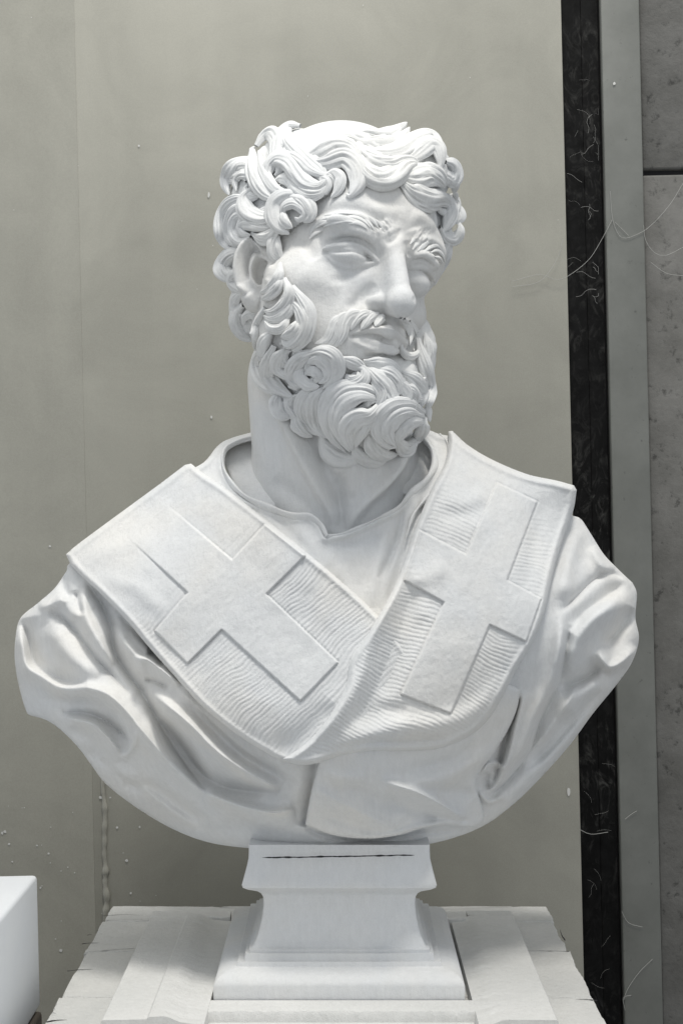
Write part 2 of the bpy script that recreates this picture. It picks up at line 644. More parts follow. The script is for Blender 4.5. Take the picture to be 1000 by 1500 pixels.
# ear
sk([(392, 376), (386, 362), (374, 355), (361, 358), (353, 372), (350, 392), (353, 414), (360, 432)], 10, 4, 5, e0=.1, e1=.1)
sk([(382, 372), (372, 364), (363, 374), (360, 394), (364, 412)], -11, 3.6, p=1.6)
sk([(378, 372), (371, 384), (368, 400), (373, 416), (384, 422)], 6, 4)
sk([(386, 380), (380, 392), (378, 404), (385, 415)], -15, 5.5, e0=.1, e1=.1)
sk([(398, 386), (394, 398), (390, 408), (394, 418)], 7, 4.5)
sk([(362, 430), (370, 440), (382, 448)], 4, 9)
sk([(436, 348), (450, 362), (462, 382)], -4, 9)        # temple edge
sk([(440, 392), (470, 412), (500, 424)], 2.5, 16)
sk([(510, 493), (533, 491), (552, 494), (565, 500), (578, 503), (586, 511), (598, 510)], -7, 2.4, p=1.4, e0=.1, e1=.1)     # lips parting
sk([(514, 499), (536, 509), (557, 515), (576, 518), (588, 518)], 3, 4)
sk([(530, 521), (552, 524), (578, 527)], -5, 5)
sk([(563, 466), (563, 478)], -4, 4)
sk([(510, 491), (534, 484), (552, 481), (562, 481), (574, 484), (586, 491), (597, 506)], 2.2, 2.2)
px, py = unP(hv)
on = np.clip(-nrm[:, 1] * 1.6, 0, 1) * (hv[:, 1] < skinz(px, py) + 14)
inF = (px > 336) & (px < 679) & (py > 261) & (py < 559)
hv = hv + nrm * (FF(px, py) * on * inF)[:, None]
NF = Field(360, 560, 660, 800, 1.0)          # neck
NF.stroke([(400, 560), (430, 640), (470, 720), (492, 770)], 15, 9)
NF.stroke([(606, 620), (575, 690), (530, 740), (505, 775)], 15, 9)
NF.stroke([(440, 600), (478, 690), (496, 750)], -12, 10)
NF.stroke([(496, 690), (500, 740), (500, 780)], -14, 9)
NF.stroke([(520, 660), (520, 700), (512, 730)], 7, 12)
NF.stroke([(400, 700), (440, 735), (480, 765)], -4, 12)
NF.stroke([(600, 700), (560, 740), (520, 765)], -4, 12)
inN = (px > 361) & (px < 659) & (py > 561) & (py < 799)
hv = hv + nrm * (NF(px, py) * on * inN)[:, None]

# =================================================================== LOCKS
def bed_mesh(ells, shrink, k, vs, amp, seed):
    lo = np.min([e.c - e.r.max() - 8 for e in ells], 0); hi = np.max([e.c + e.r.max() + 8 for e in ells], 0)
    n_ = ((hi - lo) / vs).astype(int); A = [(lo[i] + np.arange(n_[i]) * vs).astype(np.float32) for i in range(3)]
    X, Y, Z = np.meshgrid(*A, indexing='ij', sparse=True); V = None
    for e in ells:
        rr = e.r - shrink; k0 = 0; k1 = 0
        for i in range(3):
            q_ = (X - e.c[0]) * BAS[0, i] + (Y - e.c[1]) * BAS[1, i] + (Z - e.c[2]) * BAS[2, i]
            k0 = k0 + (q_ / rr[i]) ** 2; k1 = k1 + (q_ / rr[i] ** 2) ** 2
        d = np.sqrt(k0) * (np.sqrt(k0) - 1) / (np.sqrt(k1) + 1e-6)
        V = d if V is None else smin(V, d, k)
    p_, q_ = vol_mesh(V.astype(np.float32), lo, vs)
    nn = vnormals(p_, q_)
    c_ = np.mean([e.c for e in ells], 0)
    if (nn * (p_ - c_)).sum(1).mean() < 0: q_ = q_[:, ::-1]; nn = -nn
    x_, y_ = unP(p_)
    r_ = amp * (np.abs(np.sin((x_ * .7 + 12 * vnoise(x_, y_, 24, seed)) / 4.2 + vnoise(y_, x_, 30, seed + 1) * 9)) - .5 + 2.0 * vnoise(x_ + p_[:, 1] * .5, y_ + p_[:, 1] * .4, 17, seed + 2))
    return p_ + nn * r_[:, None], q_


hbv, hbq = bed_mesh(HAIR_E, 4.0, 22, 2.4, 1.6, 5)
bbv, bbq = bed_mesh([BE_FRONT, BE_SIDE, BE_FAR], 4.0, 18, 2.4, 1.4, 15)
hz = zmap(hbv, vnormals(hbv, hbq) * -1 if vnormals(hbv, hbq)[:, 1].dot(hbv[:, 1] - hbv[:, 1].mean()) < 0 else vnormals(hbv, hbq), 280, 150, 720, 560); hz.blur(8)
bz = zmap(np.vstack([bbv, hv]), np.vstack([vnormals(bbv, bbq), vnormals(hv, hq)]), 340, 340, 700, 740); bz.blur(6)
hair_hull = field_hull(hz, -4.0, 5.0)
beard_mix = field_hull(bz, -4.0, 5.0)


def gsm(a, n):
    for _ in range(n):
        b = a.copy(); b[1:-1] = (a[:-2] + 2 * a[1:-1] + a[2:]) / 4; a = b
    return a


def lock(soup, pts, w, n=3, lift=None, hull=hair_hull, h=None, g=.26, wob=.07, e0=.4, e1=.5, up=0.0, M=48, w0=.35, w1=.05):
    """a carved lock of hair: grooved, tapered, lying on the head"""
    p2 = catmull(np.asarray(pts, float)[:, :2], 1.7)
    seg = np.r_[0, np.cumsum(np.hypot(*np.diff(p2, axis=0).T))]; t = seg / seg[-1]
    h = h or w * .8
    wt = np.ones(len(t))
    wt *= w0 + (1 - w0) * (.5 - .5 * np.cos(np.clip(t / e0, 0, 1) * math.pi))
    wt *= w1 + (1 - w1) * np.sin(np.clip((1 - t) / e1, 0, 1) * math.pi / 2) ** .8
    wid = w * wt * (1 + wob * np.sin(t * 7 + random.random() * 6) + (wob - .07) * np.sin(t * 31 + random.random() * 6))
    hh = h * (wt ** .8)
    d, nr = hull(p2[:, 0], p2[:, 1])
    lift = h * .35 if lift is None else lift
    lf = lift * (np.sin(np.clip(t / .25, 0, 1) * math.pi / 2) * .9 + .1) + up * np.sin(t * math.pi)
    d = gsm(d - lf, 14)
    C = P(p2[:, 0], p2[:, 1], d)
    Tn = np.gradient(C, axis=0); Tn /= np.linalg.norm(Tn, axis=1, keepdims=True) + 1e-9
    nr = nr + np.array([0, -.55, 0])
    for c in range(3): nr[:, c] = gsm(nr[:, c], 14)
    nr -= Tn * (nr * Tn).sum(1, keepdims=True); nr /= np.linalg.norm(nr, axis=1, keepdims=True) + 1e-9
    Bn = np.cross(Tn, nr)
    th = np.linspace(0, 2 * math.pi, M, endpoint=False); u = np.cos(th); s = np.sin(th)
    rr = np.ones((len(t), M))
    if g > 0.1:
        ng = n + 3
        pos = (np.arange(ng) + .5 + (rng.random(ng) - .5) * .5) / ng * 1.9 - .95
        for k in range(ng):
            u0 = pos[k] + .16 * np.sin(t * rng.uniform(2, 5) + rng.random() * 6)
            wd = rng.uniform(.05, .10); dp = rng.uniform(.5, 1.1) * g
            a0 = rng.uniform(-.2, .25); a1 = rng.uniform(.8, 1.3)
            env = np.clip((t - a0) / .15, 0, 1) * np.clip((a1 - t) / .15, 0, 1)
            rr -= (dp * env)[:, None] * np.exp(-np.abs((u[None] - u0[:, None]) / wd) ** 1.4)
        for k in range(ng * 2):
            u0 = rng.uniform(-.9, .9) + .12 * np.sin(t * 4 + rng.random() * 6)
            rr -= .045 * np.exp(-((u[None] - u0[:, None]) / .05) ** 2)
    sk_ = rng.choice((-1, 1)) * rng.uniform(.15, .55)
    hp = s * (1 + sk_ * u)
    V = C[:, None] + Bn[:, None] * (wid[:, None] * u[None] * (.5 + .5 * rr))[..., None] + nr[:, None] * (hh[:, None] * hp[None] * rr)[..., None]
    K = len(t)
    i = np.arange(K - 1)[:, None] * M; j = np.arange(M)[None]; j2 = (j + 1) % M
    q = np.stack([i + j, i + j2, i + M + j2, i + M + j], -1).reshape(-1, 4)
    soup.add(V.reshape(-1, 3), q)


HAIR = Soup(); BEARD = Soup()
H = [
    # pts, width, ribs, lift
    ([(432, 252), (424, 236), (408, 230), (394, 240), (391, 256)], 9, 3, 4),
    # far left loops
    ([(384, 250), (364, 241), (346, 242), (330, 252), (323, 268), (328, 286)], 10, 3, 2),
    ([(378, 262), (360, 256), (347, 256), (339, 266), (340, 280)], 6, 2, 5),
    ([(373, 214), (384, 201), (398, 196), (405, 208), (402, 230), (398, 254)], 9, 3, 2),
    ([(366, 218), (367, 240), (374, 262), (388, 282), (404, 294)], 11, 3, 6),
    ([(377, 222), (381, 240), (389, 260), (404, 278), (426, 284)], 7, 2, 12),
    ([(440, 184), (424, 184), (410, 200), (407, 217), (416, 230)], 8, 2, 5),
    ([(424, 186), (422, 202), (432, 214), (444, 226), (458, 240), (468, 252)], 9, 3, 7),
    ([(414, 232), (428, 226), (444, 234), (458, 248), (474, 256), (482, 252)], 8, 3, 12),
    ([(396, 268), (391, 256), (394, 242), (408, 233), (424, 238), (436, 254), (448, 268), (466, 272), (478, 262)], 11, 4, 14),
    ([(420, 262), (432, 276), (450, 286), (468, 284), (478, 272)], 7, 2, 11),
    # temple curl
    ([(440, 286), (420, 286), (405, 296), (401, 314), (408, 332), (424, 343)], 10, 3, 9),
    ([(420, 286), (440, 290), (453, 304), (454, 318), (444, 326)], 8, 3, 10),
    ([(413, 322), (416, 304), (430, 298), (443, 306), (446, 316), (438, 322), (431, 318)], 6, 2, 15),
    ([(412, 308), (416, 324), (428, 334)], 6, 2, 13),
    # side S lock above the ear
    ([(366, 278), (354, 288), (353, 302), (362, 314), (380, 321), (396, 318), (404, 304)], 10, 3, 12),
    # outer left lower curl
    ([(362, 296), (344, 292), (328, 300), (318, 316), (315, 336), (319, 354), (332, 368)], 9, 3, 3),
    ([(360, 308), (344, 304), (333, 314), (328, 332), (330, 350), (342, 362)], 8, 3, 5),
    ([(356, 320), (342, 318), (336, 330), (338, 346), (350, 354), (362, 346)], 8, 3, 9),
    ([(402, 330), (388, 332), (370, 327), (354, 326), (347, 334), (353, 343), (364, 344)], 8, 3, 14),
    ([(366, 342), (376, 348), (390, 349), (402, 340), (406, 328)], 7, 2, 13),
    ([(406, 340), (399, 356), (401, 374), (412, 384)], 7, 2, 9),
    ([(408, 346), (408, 362), (412, 376), (420, 384)], 4, 2, 9),
    # behind the ear and nape
    ([(352, 368), (334, 372), (322, 382), (318, 392), (326, 402), (344, 408)], 11, 2, -2),
    ([(350, 398), (336, 404), (334, 414), (346, 424), (356, 428)], 8, 2, -2),
    ([(358, 426), (344, 432), (337, 442), (340, 456), (350, 462)], 8, 2, -4),
    ([(352, 446), (341, 458), (338, 474), (348, 490), (366, 500)], 9, 3, -4),
    ([(372, 500), (377, 482), (373, 466), (364, 460), (353, 466), (352, 478)], 6, 2, 0),
    # fringe
    ([(420, 190), (430, 212), (450, 232), (470, 250), (470, 272)], 8, 3, 8),
    ([(432, 226), (460, 224), (482, 206), (510, 200), (534, 210)], 8, 3, 9),
    ([(444, 236), (464, 224), (488, 212), (514, 216), (530, 240)], 10, 4, 9),
    ([(452, 240), (478, 238), (504, 232), (521, 246), (524, 268), (513, 286), (507, 284)], 12, 4, 13),
    ([(476, 256), (490, 252), (499, 262), (494, 280), (484, 290)], 6, 2, 10),
    ([(462, 262), (474, 262), (480, 272), (476, 286)], 5, 2, 8),
    # crown, right of the parting
    ([(500, 206), (520, 202), (536, 208), (550, 218), (562, 224)], 9, 3, 0),
    ([(512, 196), (536, 194), (560, 198), (582, 190), (596, 179)], 10, 3, 9),
    ([(520, 206), (546, 210), (572, 206), (590, 198), (600, 186)], 9, 3, 9),
    ([(528, 216), (552, 224), (576, 224), (596, 214), (614, 203), (632, 198), (646, 208), (650, 224)], 12, 4, 8),
    ([(580, 236), (600, 232), (617, 222), (634, 212), (646, 218), (650, 236), (648, 250)], 10, 3, 10),
    ([(524, 206), (534, 222), (556, 234), (580, 236), (600, 230)], 9, 3, 8),
    ([(526, 224), (532, 244), (546, 259), (562, 263), (578, 255), (592, 242), (606, 240), (613, 251)], 14, 5, 14),
    ([(528, 222), (550, 238), (572, 242), (590, 236), (606, 236), (616, 246)], 9, 3, 14),
    ([(584, 256), (604, 260), (624, 256), (644, 260), (658, 274)], 14, 5, 13),
    ([(606, 248), (628, 248), (648, 256), (662, 272)], 8, 3, 13),
    ([(588, 268), (606, 284), (630, 294), (652, 292), (667, 304)], 13, 5, 12),
    ([(648, 286), (662, 292), (668, 308), (662, 326), (654, 340)], 9, 3, 8),
    # far side
    ([(656, 236), (668, 240), (673, 254), (668, 266), (656, 262)], 10, 2, -8),
    ([(648, 250), (662, 260), (673, 270), (672, 284)], 7, 2, -4),
    ([(664, 298), (676, 306), (681, 318), (674, 328)], 7, 2, -6),
    ([(648, 332), (656, 346), (672, 350), (681, 338), (678, 324)], 7, 2, -6),
    ([(660, 330), (664, 344), (658, 362), (650, 376), (644, 392)], 7, 2, -10),
    ([(668, 346), (662, 366), (654, 384), (644, 402), (640, 418)], 7, 3, -14),
]
for k in range(150):      # small under-locks between the big ones
    x = random.uniform(325, 665); y = random.uniform(190, 430)
    if inside(np.array([(398, 460), (398, 350), (440, 318), (470, 282), (530, 268), (600, 282), (640, 320), (644, 460)], float), np.array([[x]]), np.array([[y]]))[0, 0]: continue
    if (x > 640 and y > 300) or (x < 395 and y > 340 and x > 342) or (430 < x < 560 and y < 205) or (x - 495) ** 2 / 165 ** 2 + (y - 300) ** 2 / 112 ** 2 > 1: continue
    a = random.uniform(0, 6.28); sg = random.choice((-1, 1)); r_q = random.uniform(10, 17)
    lock(HAIR, [(x + r_q * math.cos(a + sg * t_) * (1 - .1 * t_), y + r_q * math.sin(a + sg * t_) * (1 - .1 * t_)) for t_ in np.linspace(0, 3.2, 6)], random.uniform(6, 9), 4, random.uniform(-1, 1.5), h=5, g=.24)
for pts, w, n, lf in H:
    pts = [(x + 8 * min(1, max(0, (400 - x) / 80)) - 7 * min(1, max(0, (x - 600) / 70)), y) for x, y in pts]
    lock(HAIR, pts, w * 1.42, n + 2, lf * .5 + 1.0, h=w * .82, g=.24)

# hair at the back of the head, out of the photograph's sight
for k in range(110):
    th = random.uniform(0, 2 * math.pi); uz = random.uniform(-.75, .9)
    dirv = np.array([math.cos(th) * math.sqrt(1 - uz * uz), math.sin(th) * math.sqrt(1 - uz * uz), uz])
    q = HAIRH.c + BAS @ (dirv * HAIRH.r)
    nn = BAS @ (dirv / HAIRH.r); nn /= np.linalg.norm(nn)
    if nn[1] < .12 or dirv[1] > .25:
        continue
    t1 = np.cross(nn, [0, 0, 1.0]); t1 /= np.linalg.norm(t1); t2 = np.cross(nn, t1)
    R = random.uniform(12, 22); a0 = random.uniform(0, 6.28); sgn = random.choice((-1, 1))
    K = 34; tt = np.linspace(0, 1, K); ang = a0 + sgn * tt * random.uniform(3.6, 5.2); rad = R * (1 - .55 * tt)
    C = q + t1 * (rad * np.cos(ang))[:, None] + t2 * (rad * np.sin(ang))[:, None] - nn * (6 - 10 * tt)[:, None]
    Tn = np.gradient(C, axis=0); Tn /= np.linalg.norm(Tn, axis=1, keepdims=True)
    Nn = nn - Tn * (Tn @ nn)[:, None]; Nn /= np.linalg.norm(Nn, axis=1, keepdims=True); Bn = np.cross(Tn, Nn)
    M = 24; t_ = np.linspace(0, 2 * math.pi, M, endpoint=False)
    w = 10 * np.sin(np.clip(tt * .8 + .15, 0, 1) * math.pi) ** .5
    rb = .8 + .2 * np.abs(np.sin(math.pi * 3 * (np.cos(t_) * .5 + .5)))
    V = C[:, None] + Bn[:, None] * (w[:, None] * np.cos(t_) * rb)[..., None] + Nn[:, None] * (w[:, None] * .85 * np.sin(t_) * rb)[..., None]
    i = np.arange(K - 1)[:, None] * M; j = np.arange(M)[None]; j2 = (j + 1) % M
    HAIR.add(V.reshape(-1, 3), np.stack([i + j, i + j2, i + M + j2, i + M + j], -1).reshape(-1, 4))

B_ = [
    # sideburn and cheek
    ([(410, 386), (409, 402), (402, 416), (390, 426), (380, 430)], 7, 3, 9),
    ([(412, 404), (408, 420), (396, 432), (383, 439)], 7, 3, 9),
    ([(417, 408), (424, 430), (416, 448), (400, 458), (386, 455)], 8, 3, 10),
    ([(424, 430), (424, 450), (412, 464), (396, 468), (386, 462)], 7, 3, 8),
    ([(424, 462), (414, 480), (398, 482), (387, 470)], 6, 2, 10),
    ([(428, 420), (442, 438), (452, 458), (450, 484), (440, 504), (427, 514)], 9, 4, 8),
    ([(424, 440), (438, 454), (444, 474), (436, 493), (422, 505), (412, 497)], 9, 4, 11),
    ([(440, 466), (434, 482), (422, 491), (411, 494)], 8, 3, 13),
    ([(388, 450), (378, 470), (373, 492), (374, 514)], 8, 3, 4),
    ([(400, 484), (388, 500), (384, 520), (392, 534)], 9, 3, 6),
    ([(384, 508), (377, 528), (380, 550), (394, 568), (412, 578)], 10, 4, 5),
    ([(402, 506), (394, 526), (392, 548), (406, 566), (430, 582)], 10, 4, 7),
    ([(420, 510), (408, 524), (406, 540), (418, 552)], 8, 3, 9),
    ([(402, 526), (408, 544), (422, 550), (428, 538)], 6, 2, 14),
    ([(410, 574), (404, 590), (408, 606), (424, 614)], 9, 3, 4),
    ([(424, 578), (422, 594), (430, 608), (440, 616)], 8, 3, 5),
    ([(440, 600), (436, 618), (444, 632), (458, 640)], 8, 3, 4),
    # row of curls along the jaw
    ([(462, 516), (440, 526), (428, 542), (430, 558), (446, 566)], 9, 4, 8),
    ([(444, 536), (438, 550), (450, 564), (468, 566)], 8, 3, 11),
    ([(448, 520), (470, 514), (488, 522), (494, 540), (486, 558), (472, 570)], 9, 4, 9),
    ([(446, 534), (464, 528), (478, 538), (478, 554), (466, 562)], 7, 4, 11),
    ([(444, 548), (458, 544), (466, 552), (460, 562)], 6, 3, 12),
    # front below the lip
    ([(498, 524), (512, 530), (528, 538), (536, 550)], 7, 3, 6),
    ([(494, 552), (506, 564), (522, 564), (534, 554), (532, 541), (520, 536)], 8, 3, 10),
    ([(504, 548), (514, 556), (524, 552), (524, 544)], 5, 2, 14),
    ([(532, 530), (552, 532), (572, 536), (588, 546)], 8, 3, 8),
    ([(536, 536), (550, 548), (568, 566), (576, 586), (572, 600)], 10, 4, 9),
    ([(552, 540), (572, 546), (584, 560), (586, 578)], 8, 3, 11),
    ([(588, 546), (606, 556), (618, 576), (616, 598)], 10, 4, 8),
    ([(592, 564), (606, 574), (610, 590)], 7, 3, 10),
    # left of the central lock
    ([(466, 564), (447, 580), (441, 602), (450, 624), (472, 638)], 9, 4, 6),
    ([(478, 566), (460, 582), (458, 606), (467, 630), (480, 642)], 9, 4, 9),
    # central swirl
    ([(556, 578), (536, 568), (508, 568), (486, 582), (477, 610), (486, 640), (506, 662)], 11, 4, 12),
    ([(552, 584), (526, 580), (502, 592), (493, 616), (500, 640), (512, 662)], 11, 4, 16),
    ([(556, 592), (542, 608), (520, 614), (508, 632), (515, 660)], 11, 4, 18),
    ([(552, 600), (544, 614), (532, 622), (524, 640), (520, 656)], 9, 3, 13),
    ([(556, 560), (566, 572), (572, 590), (562, 606), (552, 618)], 9, 3, 8),
    ([(574, 556), (588, 566), (596, 580), (590, 592)], 8, 3, 8),
    ([(540, 552), (552, 562), (560, 580), (552, 600)], 8, 3, 8),
    # right swirl
    ([(620, 604), (602, 592), (578, 594), (560, 608), (553, 630), (564, 650), (580, 656)], 10, 4, 12),
    ([(618, 610), (596, 605), (576, 614), (568, 634), (580, 654)], 10, 4, 16),
    ([(620, 618), (602, 620), (588, 632), (582, 653)], 10, 4, 16),
    ([(622, 612), (618, 632), (606, 646), (590, 654)], 9, 4, 10),
    # lower mass
    ([(470, 634), (478, 654), (494, 670), (516, 672), (530, 660)], 12, 3, -4),
    ([(516, 650), (530, 668), (552, 674), (568, 662)], 12, 3, -2),
    ([(536, 630), (546, 656), (562, 668), (584, 664)], 10, 3, 2),
    ([(580, 640), (592, 658), (604, 650), (612, 632)], 9, 3, -2),
    # far cheek
    ([(612, 496), (618, 520), (626, 546), (630, 572), (624, 594)], 9, 4, 2),
    ([(622, 488), (628, 512), (626, 534)], 6, 2, 0),
    ([(624, 530), (630, 552), (632, 576), (626, 604)], 6, 3, -2),
    ([(626, 590), (626, 606), (630, 618)], 5, 2, -4),
]
for pts, w, n, lf in B_:
    lock(BEARD, pts, w * 1.28, n + 1, lf * .8 + .6, h=w * .84, g=.24, hull=beard_mix)
for k in range(70):      # small under-locks filling the gaps between the carved curls
    x = random.uniform(405, 615); y = random.uniform(500, 655)
    if y < 545 and x > 470 and x < 600: continue
    if (x - 505) ** 2 / 120 ** 2 + (y - 560) ** 2 / 105 ** 2 > 1 or y > 600 + (x - 400) * .8: continue
    a = random.uniform(0, 6.28); sg = random.choice((-1, 1)); r = random.uniform(10, 16)
    pts = [(x + r * math.cos(a + sg * t) * (1 - .1 * t), y + r * math.sin(a + sg * t) * (1 - .1 * t)) for t in np.linspace(0, 3.4, 6)]
    lock(BEARD, pts, random.uniform(6, 8), 3, random.uniform(0, 3), hull=beard_mix)

BROW = Soup(); BROWF = Soup(); MOUST = Soup()
def brow(soup, pts, w, lf):
    lock(soup, pts, w * 1.0, 2, .1, hull=skin_hull, h=w * .48, g=.25, M=24, e0=.4, e1=.6)
for pts, w in [
    ([(454, 345), (459, 334), (470, 326), (486, 325)], 3.6), ([(456, 338), (464, 326), (480, 319), (498, 318)], 3.8), ([(462, 334), (476, 326), (494, 322), (512, 322)], 3.6),
    ([(474, 332), (490, 326), (508, 324), (524, 328)], 3.4), ([(480, 318), (498, 313), (516, 314), (530, 320)], 3.6), ([(496, 322), (514, 318), (530, 322), (543, 334)], 3.6),
    ([(512, 316), (528, 318), (540, 326), (550, 340)], 3.4), ([(510, 328), (524, 327), (538, 336)], 3.0), ([(528, 314), (544, 322), (556, 336)], 3.0), ([(542, 318), (556, 328), (563, 340)], 2.6),
    ([(453, 350), (460, 343), (472, 338)], 2.8), ([(466, 322), (480, 315), (494, 314)], 2.8)]:
    brow(BROW, pts, w, .3)
for pts, w in [
    ([(604, 366), (610, 358), (618, 352), (623, 346)], 3.2), ([(612, 368), (620, 360), (628, 354), (636, 354)], 3.4), ([(620, 370), (630, 362), (640, 360), (648, 368)], 3.4),
    ([(630, 370), (640, 367), (648, 374), (652, 386)], 3.2), ([(600, 358), (608, 348), (616, 342)], 2.6), ([(636, 376), (644, 378), (650, 388)], 2.8)]:
    brow(BROWF, pts, w, .2)
for pts, w, n, lf in [
    ([(508, 462), (492, 470), (486, 484), (478, 498), (460, 504)], 6.5, 4, 2), ([(522, 458), (504, 464), (496, 478), (492, 494), (482, 506), (468, 511)], 6.5, 4, 3),
    ([(536, 457), (516, 461), (506, 474), (503, 488), (497, 500), (486, 511)], 6.5, 4, 4), ([(545, 457), (530, 461), (520, 470), (513, 484)], 6, 3, 3),
    ([(554, 459), (544, 464), (535, 474), (528, 483)], 6, 3, 4), ([(562, 461), (556, 468), (549, 478)], 6, 3, 4),
    ([(586, 466), (595, 478), (601, 492), (600, 506)], 4.5, 3, 1), ([(592, 467), (600, 482), (605, 498), (606, 514)], 4.5, 3, 1),
    ([(600, 470), (610, 490), (616, 512)], 5, 3, -2), ([(608, 484), (618, 500), (620, 520)], 5, 3, -4)]:
    lock(MOUST, pts, w * 1.15, n, lf * .5 + .3, hull=skin_hull, h=w * .55, g=.28, e0=.3)
print('locks', time.time() - T0)

# =================================================================== TORSO
TC = [(98, 812, 30), (185, 745, 35), (275, 680, 28), (200, 830, -45), (300, 780, -55), (380, 830, -105), (330, 920, -120),
      (450, 950, -145), (400, 1050, -170), (430, 1110, -172), (250, 950, -100), (150, 900, -58), (60, 900, 0), (24, 960, 30),
      (40, 1045, 25), (100, 1000, -45), (150, 1060, -60), (135, 1125, 5), (230, 1200, 5), (230, 1100, -95), (330, 1150, -115),
      (330, 1235, -55), (420, 1243, -92), (520, 1243, -98), (600, 1240, -85), (480, 1180, -142), (600, 1160, -142), (700, 1200, -45),
      (800, 1130, 5), (870, 1045, 12), (930, 950, 30), (925, 855, 30), (842, 757, 35), (842, 712, 28), (750, 670, 30),
      (660, 632, 22), (700, 760, -60), (620, 780, -85), (560, 850, -118), (480, 790, -112), (700, 880, -108), (640, 960, -142),
      (700, 1020, -125), (780, 1000, -88), (850, 950, -50), (880, 880, -30), (800, 860, -62), (550, 1050, -168), (760, 1100, -55),
      (600, 700, -52), (380, 735, -72), (330, 690, -18), (640, 670, -18), (300, 690, 0), (880, 1000, -10), (380, 640, 20), (620, 640, 15)]
f_tps = tps(TC)
TB = Field(0, 600, 960, 1270, 4.0)
X, Y = TB.grid(); TB.a = f_tps(X, Y)          # base depth of the chest

RB = Field(0, 600, 960, 1270, 1.0)            # relief of the robe
r = RB.stroke
# --- left sleeve
r([(28, 916), (33, 945), (40, 976), (63, 991), (90, 1007), (130, 1008), (159, 1018), (183, 1040), (207, 1069), (240, 1108), (275, 1140), (309, 1166)], 15, 9, 15, p=1.5, e0=.08, e1=.12)
r([(35, 906), (44, 944), (50, 970), (72, 987), (98, 999), (128, 1000)], -13, 16, 6, p=1.3, e0=.15)
r([(70, 914), (89, 944), (113, 973), (144, 994)], 9, 16, 14)
r([(70, 898), (89, 903), (113, 928), (140, 964), (164, 988), (194, 1018)], -12, 11, 7, p=1.2, e0=.15, e1=.3)
r([(118, 862), (124, 900), (144, 940), (168, 973)], 9, 9, 12)
r([(112, 864), (115, 884), (120, 902)], -9, 5, 6, p=1.3)
r([(84, 870), (98, 890), (112, 908)], 6, 10)
r([(124, 850), (148, 884), (163, 920), (167, 954), (188, 988), (209, 1016), (232, 1056), (258, 1098), (284, 1136), (306, 1162)], -19, 16, 8, p=1.25, e0=.15, e1=.15)
r([(170, 915), (180, 938), (198, 962), (214, 990)], 9, 8, 9)
r([(168, 892), (190, 915), (212, 938), (232, 958)], -10, 10, 7, p=1.4)
r([(216, 952), (228, 956), (244, 972)], -14, 7, p=1.4)
r([(196, 962), (216, 966), (236, 980), (264, 1004)], 11, 5, 8, p=1.5)
r([(212, 996), (228, 998), (248, 1008)], -8, 4, p=1.4)
r([(212, 1008), (246, 1034), (279, 1062), (315, 1098), (348, 1122), (378, 1140), (410, 1157)], 20, 11, 12, p=1.5, e1=.1)
r([(270, 1014), (315, 1068), (360, 1110), (410, 1140), (440, 1150)], -9, 12, 14)
r([(236, 1052), (268, 1096), (296, 1134), (330, 1153), (372, 1160), (412, 1160)], -16, 14, 10, p=1.3, e1=.2)
r([(300, 1160), (336, 1175), (372, 1186), (402, 1190), (432, 1184)], 20, 7, 14, p=1.5, e0=.1, e1=.15)
r([(180, 1146), (225, 1156), (270, 1186), (305, 1206)], -8, 10)
r([(60, 1022), (100, 1030), (140, 1030), (170, 1046), (192, 1070)], -7, 9)
r([(90, 1042), (130, 1046), (159, 1058), (180, 1076), (190, 1090)], -12, 7, 6, p=1.2)
r([(94, 1050), (137, 1061), (162, 1084), (180, 1114)], 17, 6, 11, p=1.5)
r([(196, 1068), (196, 1090), (178, 1114)], 7, 6)
r([(104, 1064), (132, 1086), (146, 1112)], -6, 8)
r([(210, 1110), (240, 1150), (290, 1185), (340, 1206)], 6, 16)
r([(90, 842), (96, 866), (100, 880)], -6, 8)
r([(150, 1118), (200, 1146), (250, 1186), (290, 1212)], 8, 10, 8, p=1.5)
r([(120, 1092), (160, 1124), (210, 1162)], -6, 8, p=1.4)
r([(56, 890), (78, 884), (100, 872)], 6, 7)
r([(252, 1000), (300, 1046), (350, 1092), (392, 1122)], 5, 7, 6, p=1.5)
# --- right sleeve
r([(866, 800), (880, 826), (896, 840)], 6, 8)
r([(846, 1000), (822, 1044), (790, 1086), (760, 1118)], 8, 7, 8, p=1.5)
r([(880, 1010), (846, 1050), (806, 1096), (770, 1128)], -7, 7, p=1.4)
r([(818, 898), (844, 873), (868, 850), (892, 839), (914, 848)], -9, 6, 6, p=1.2)
r([(914, 851), (887, 874), (854, 898), (835, 926)], -13, 9, 12, p=1.5)
r([(911, 876), (868, 908), (841, 944), (828, 985)], 12, 13, 15)
r([(926, 890), (910, 916), (894, 936), (880, 946)], -17, 12, 9, p=1.5)
r([(874, 950), (890, 976), (911, 969), (932, 948)], 14, 9, 8, p=1.6)
r([(884, 974), (856, 994), (818, 1012)], -14, 8, 10, p=1.3)
r([(886, 992), (850, 1020), (820, 1056)], 7, 12)
r([(834, 915), (828, 956), (820, 996), (806, 1025), (791, 1057), (777, 1098), (744, 1142), (711, 1170)], -13, 10, 3.5, p=1.2, e0=.1, e1=.1)
r([(824, 890), (818, 950), (804, 1004), (780, 1052), (760, 1100), (734, 1138)], 11, 7, 11)
r([(850, 770), (840, 800), (830, 840), (824, 880)], 6, 12)
r([(900, 1000), (860, 1046), (820, 1092), (770, 1142), (730, 1176)], 7, 14)
r([(838, 1040), (810, 1080), (780, 1116)], -6, 9)
r([(757, 1018), (745, 1057), (731, 1122), (718, 1154)], -14, 4, 6, p=1.2, e0=.1)
r([(770, 1010), (758, 1056), (744, 1110), (728, 1148)], 9, 6)
r([(704, 1136), (714, 1120), (730, 1118), (738, 1130)], 8, 4)
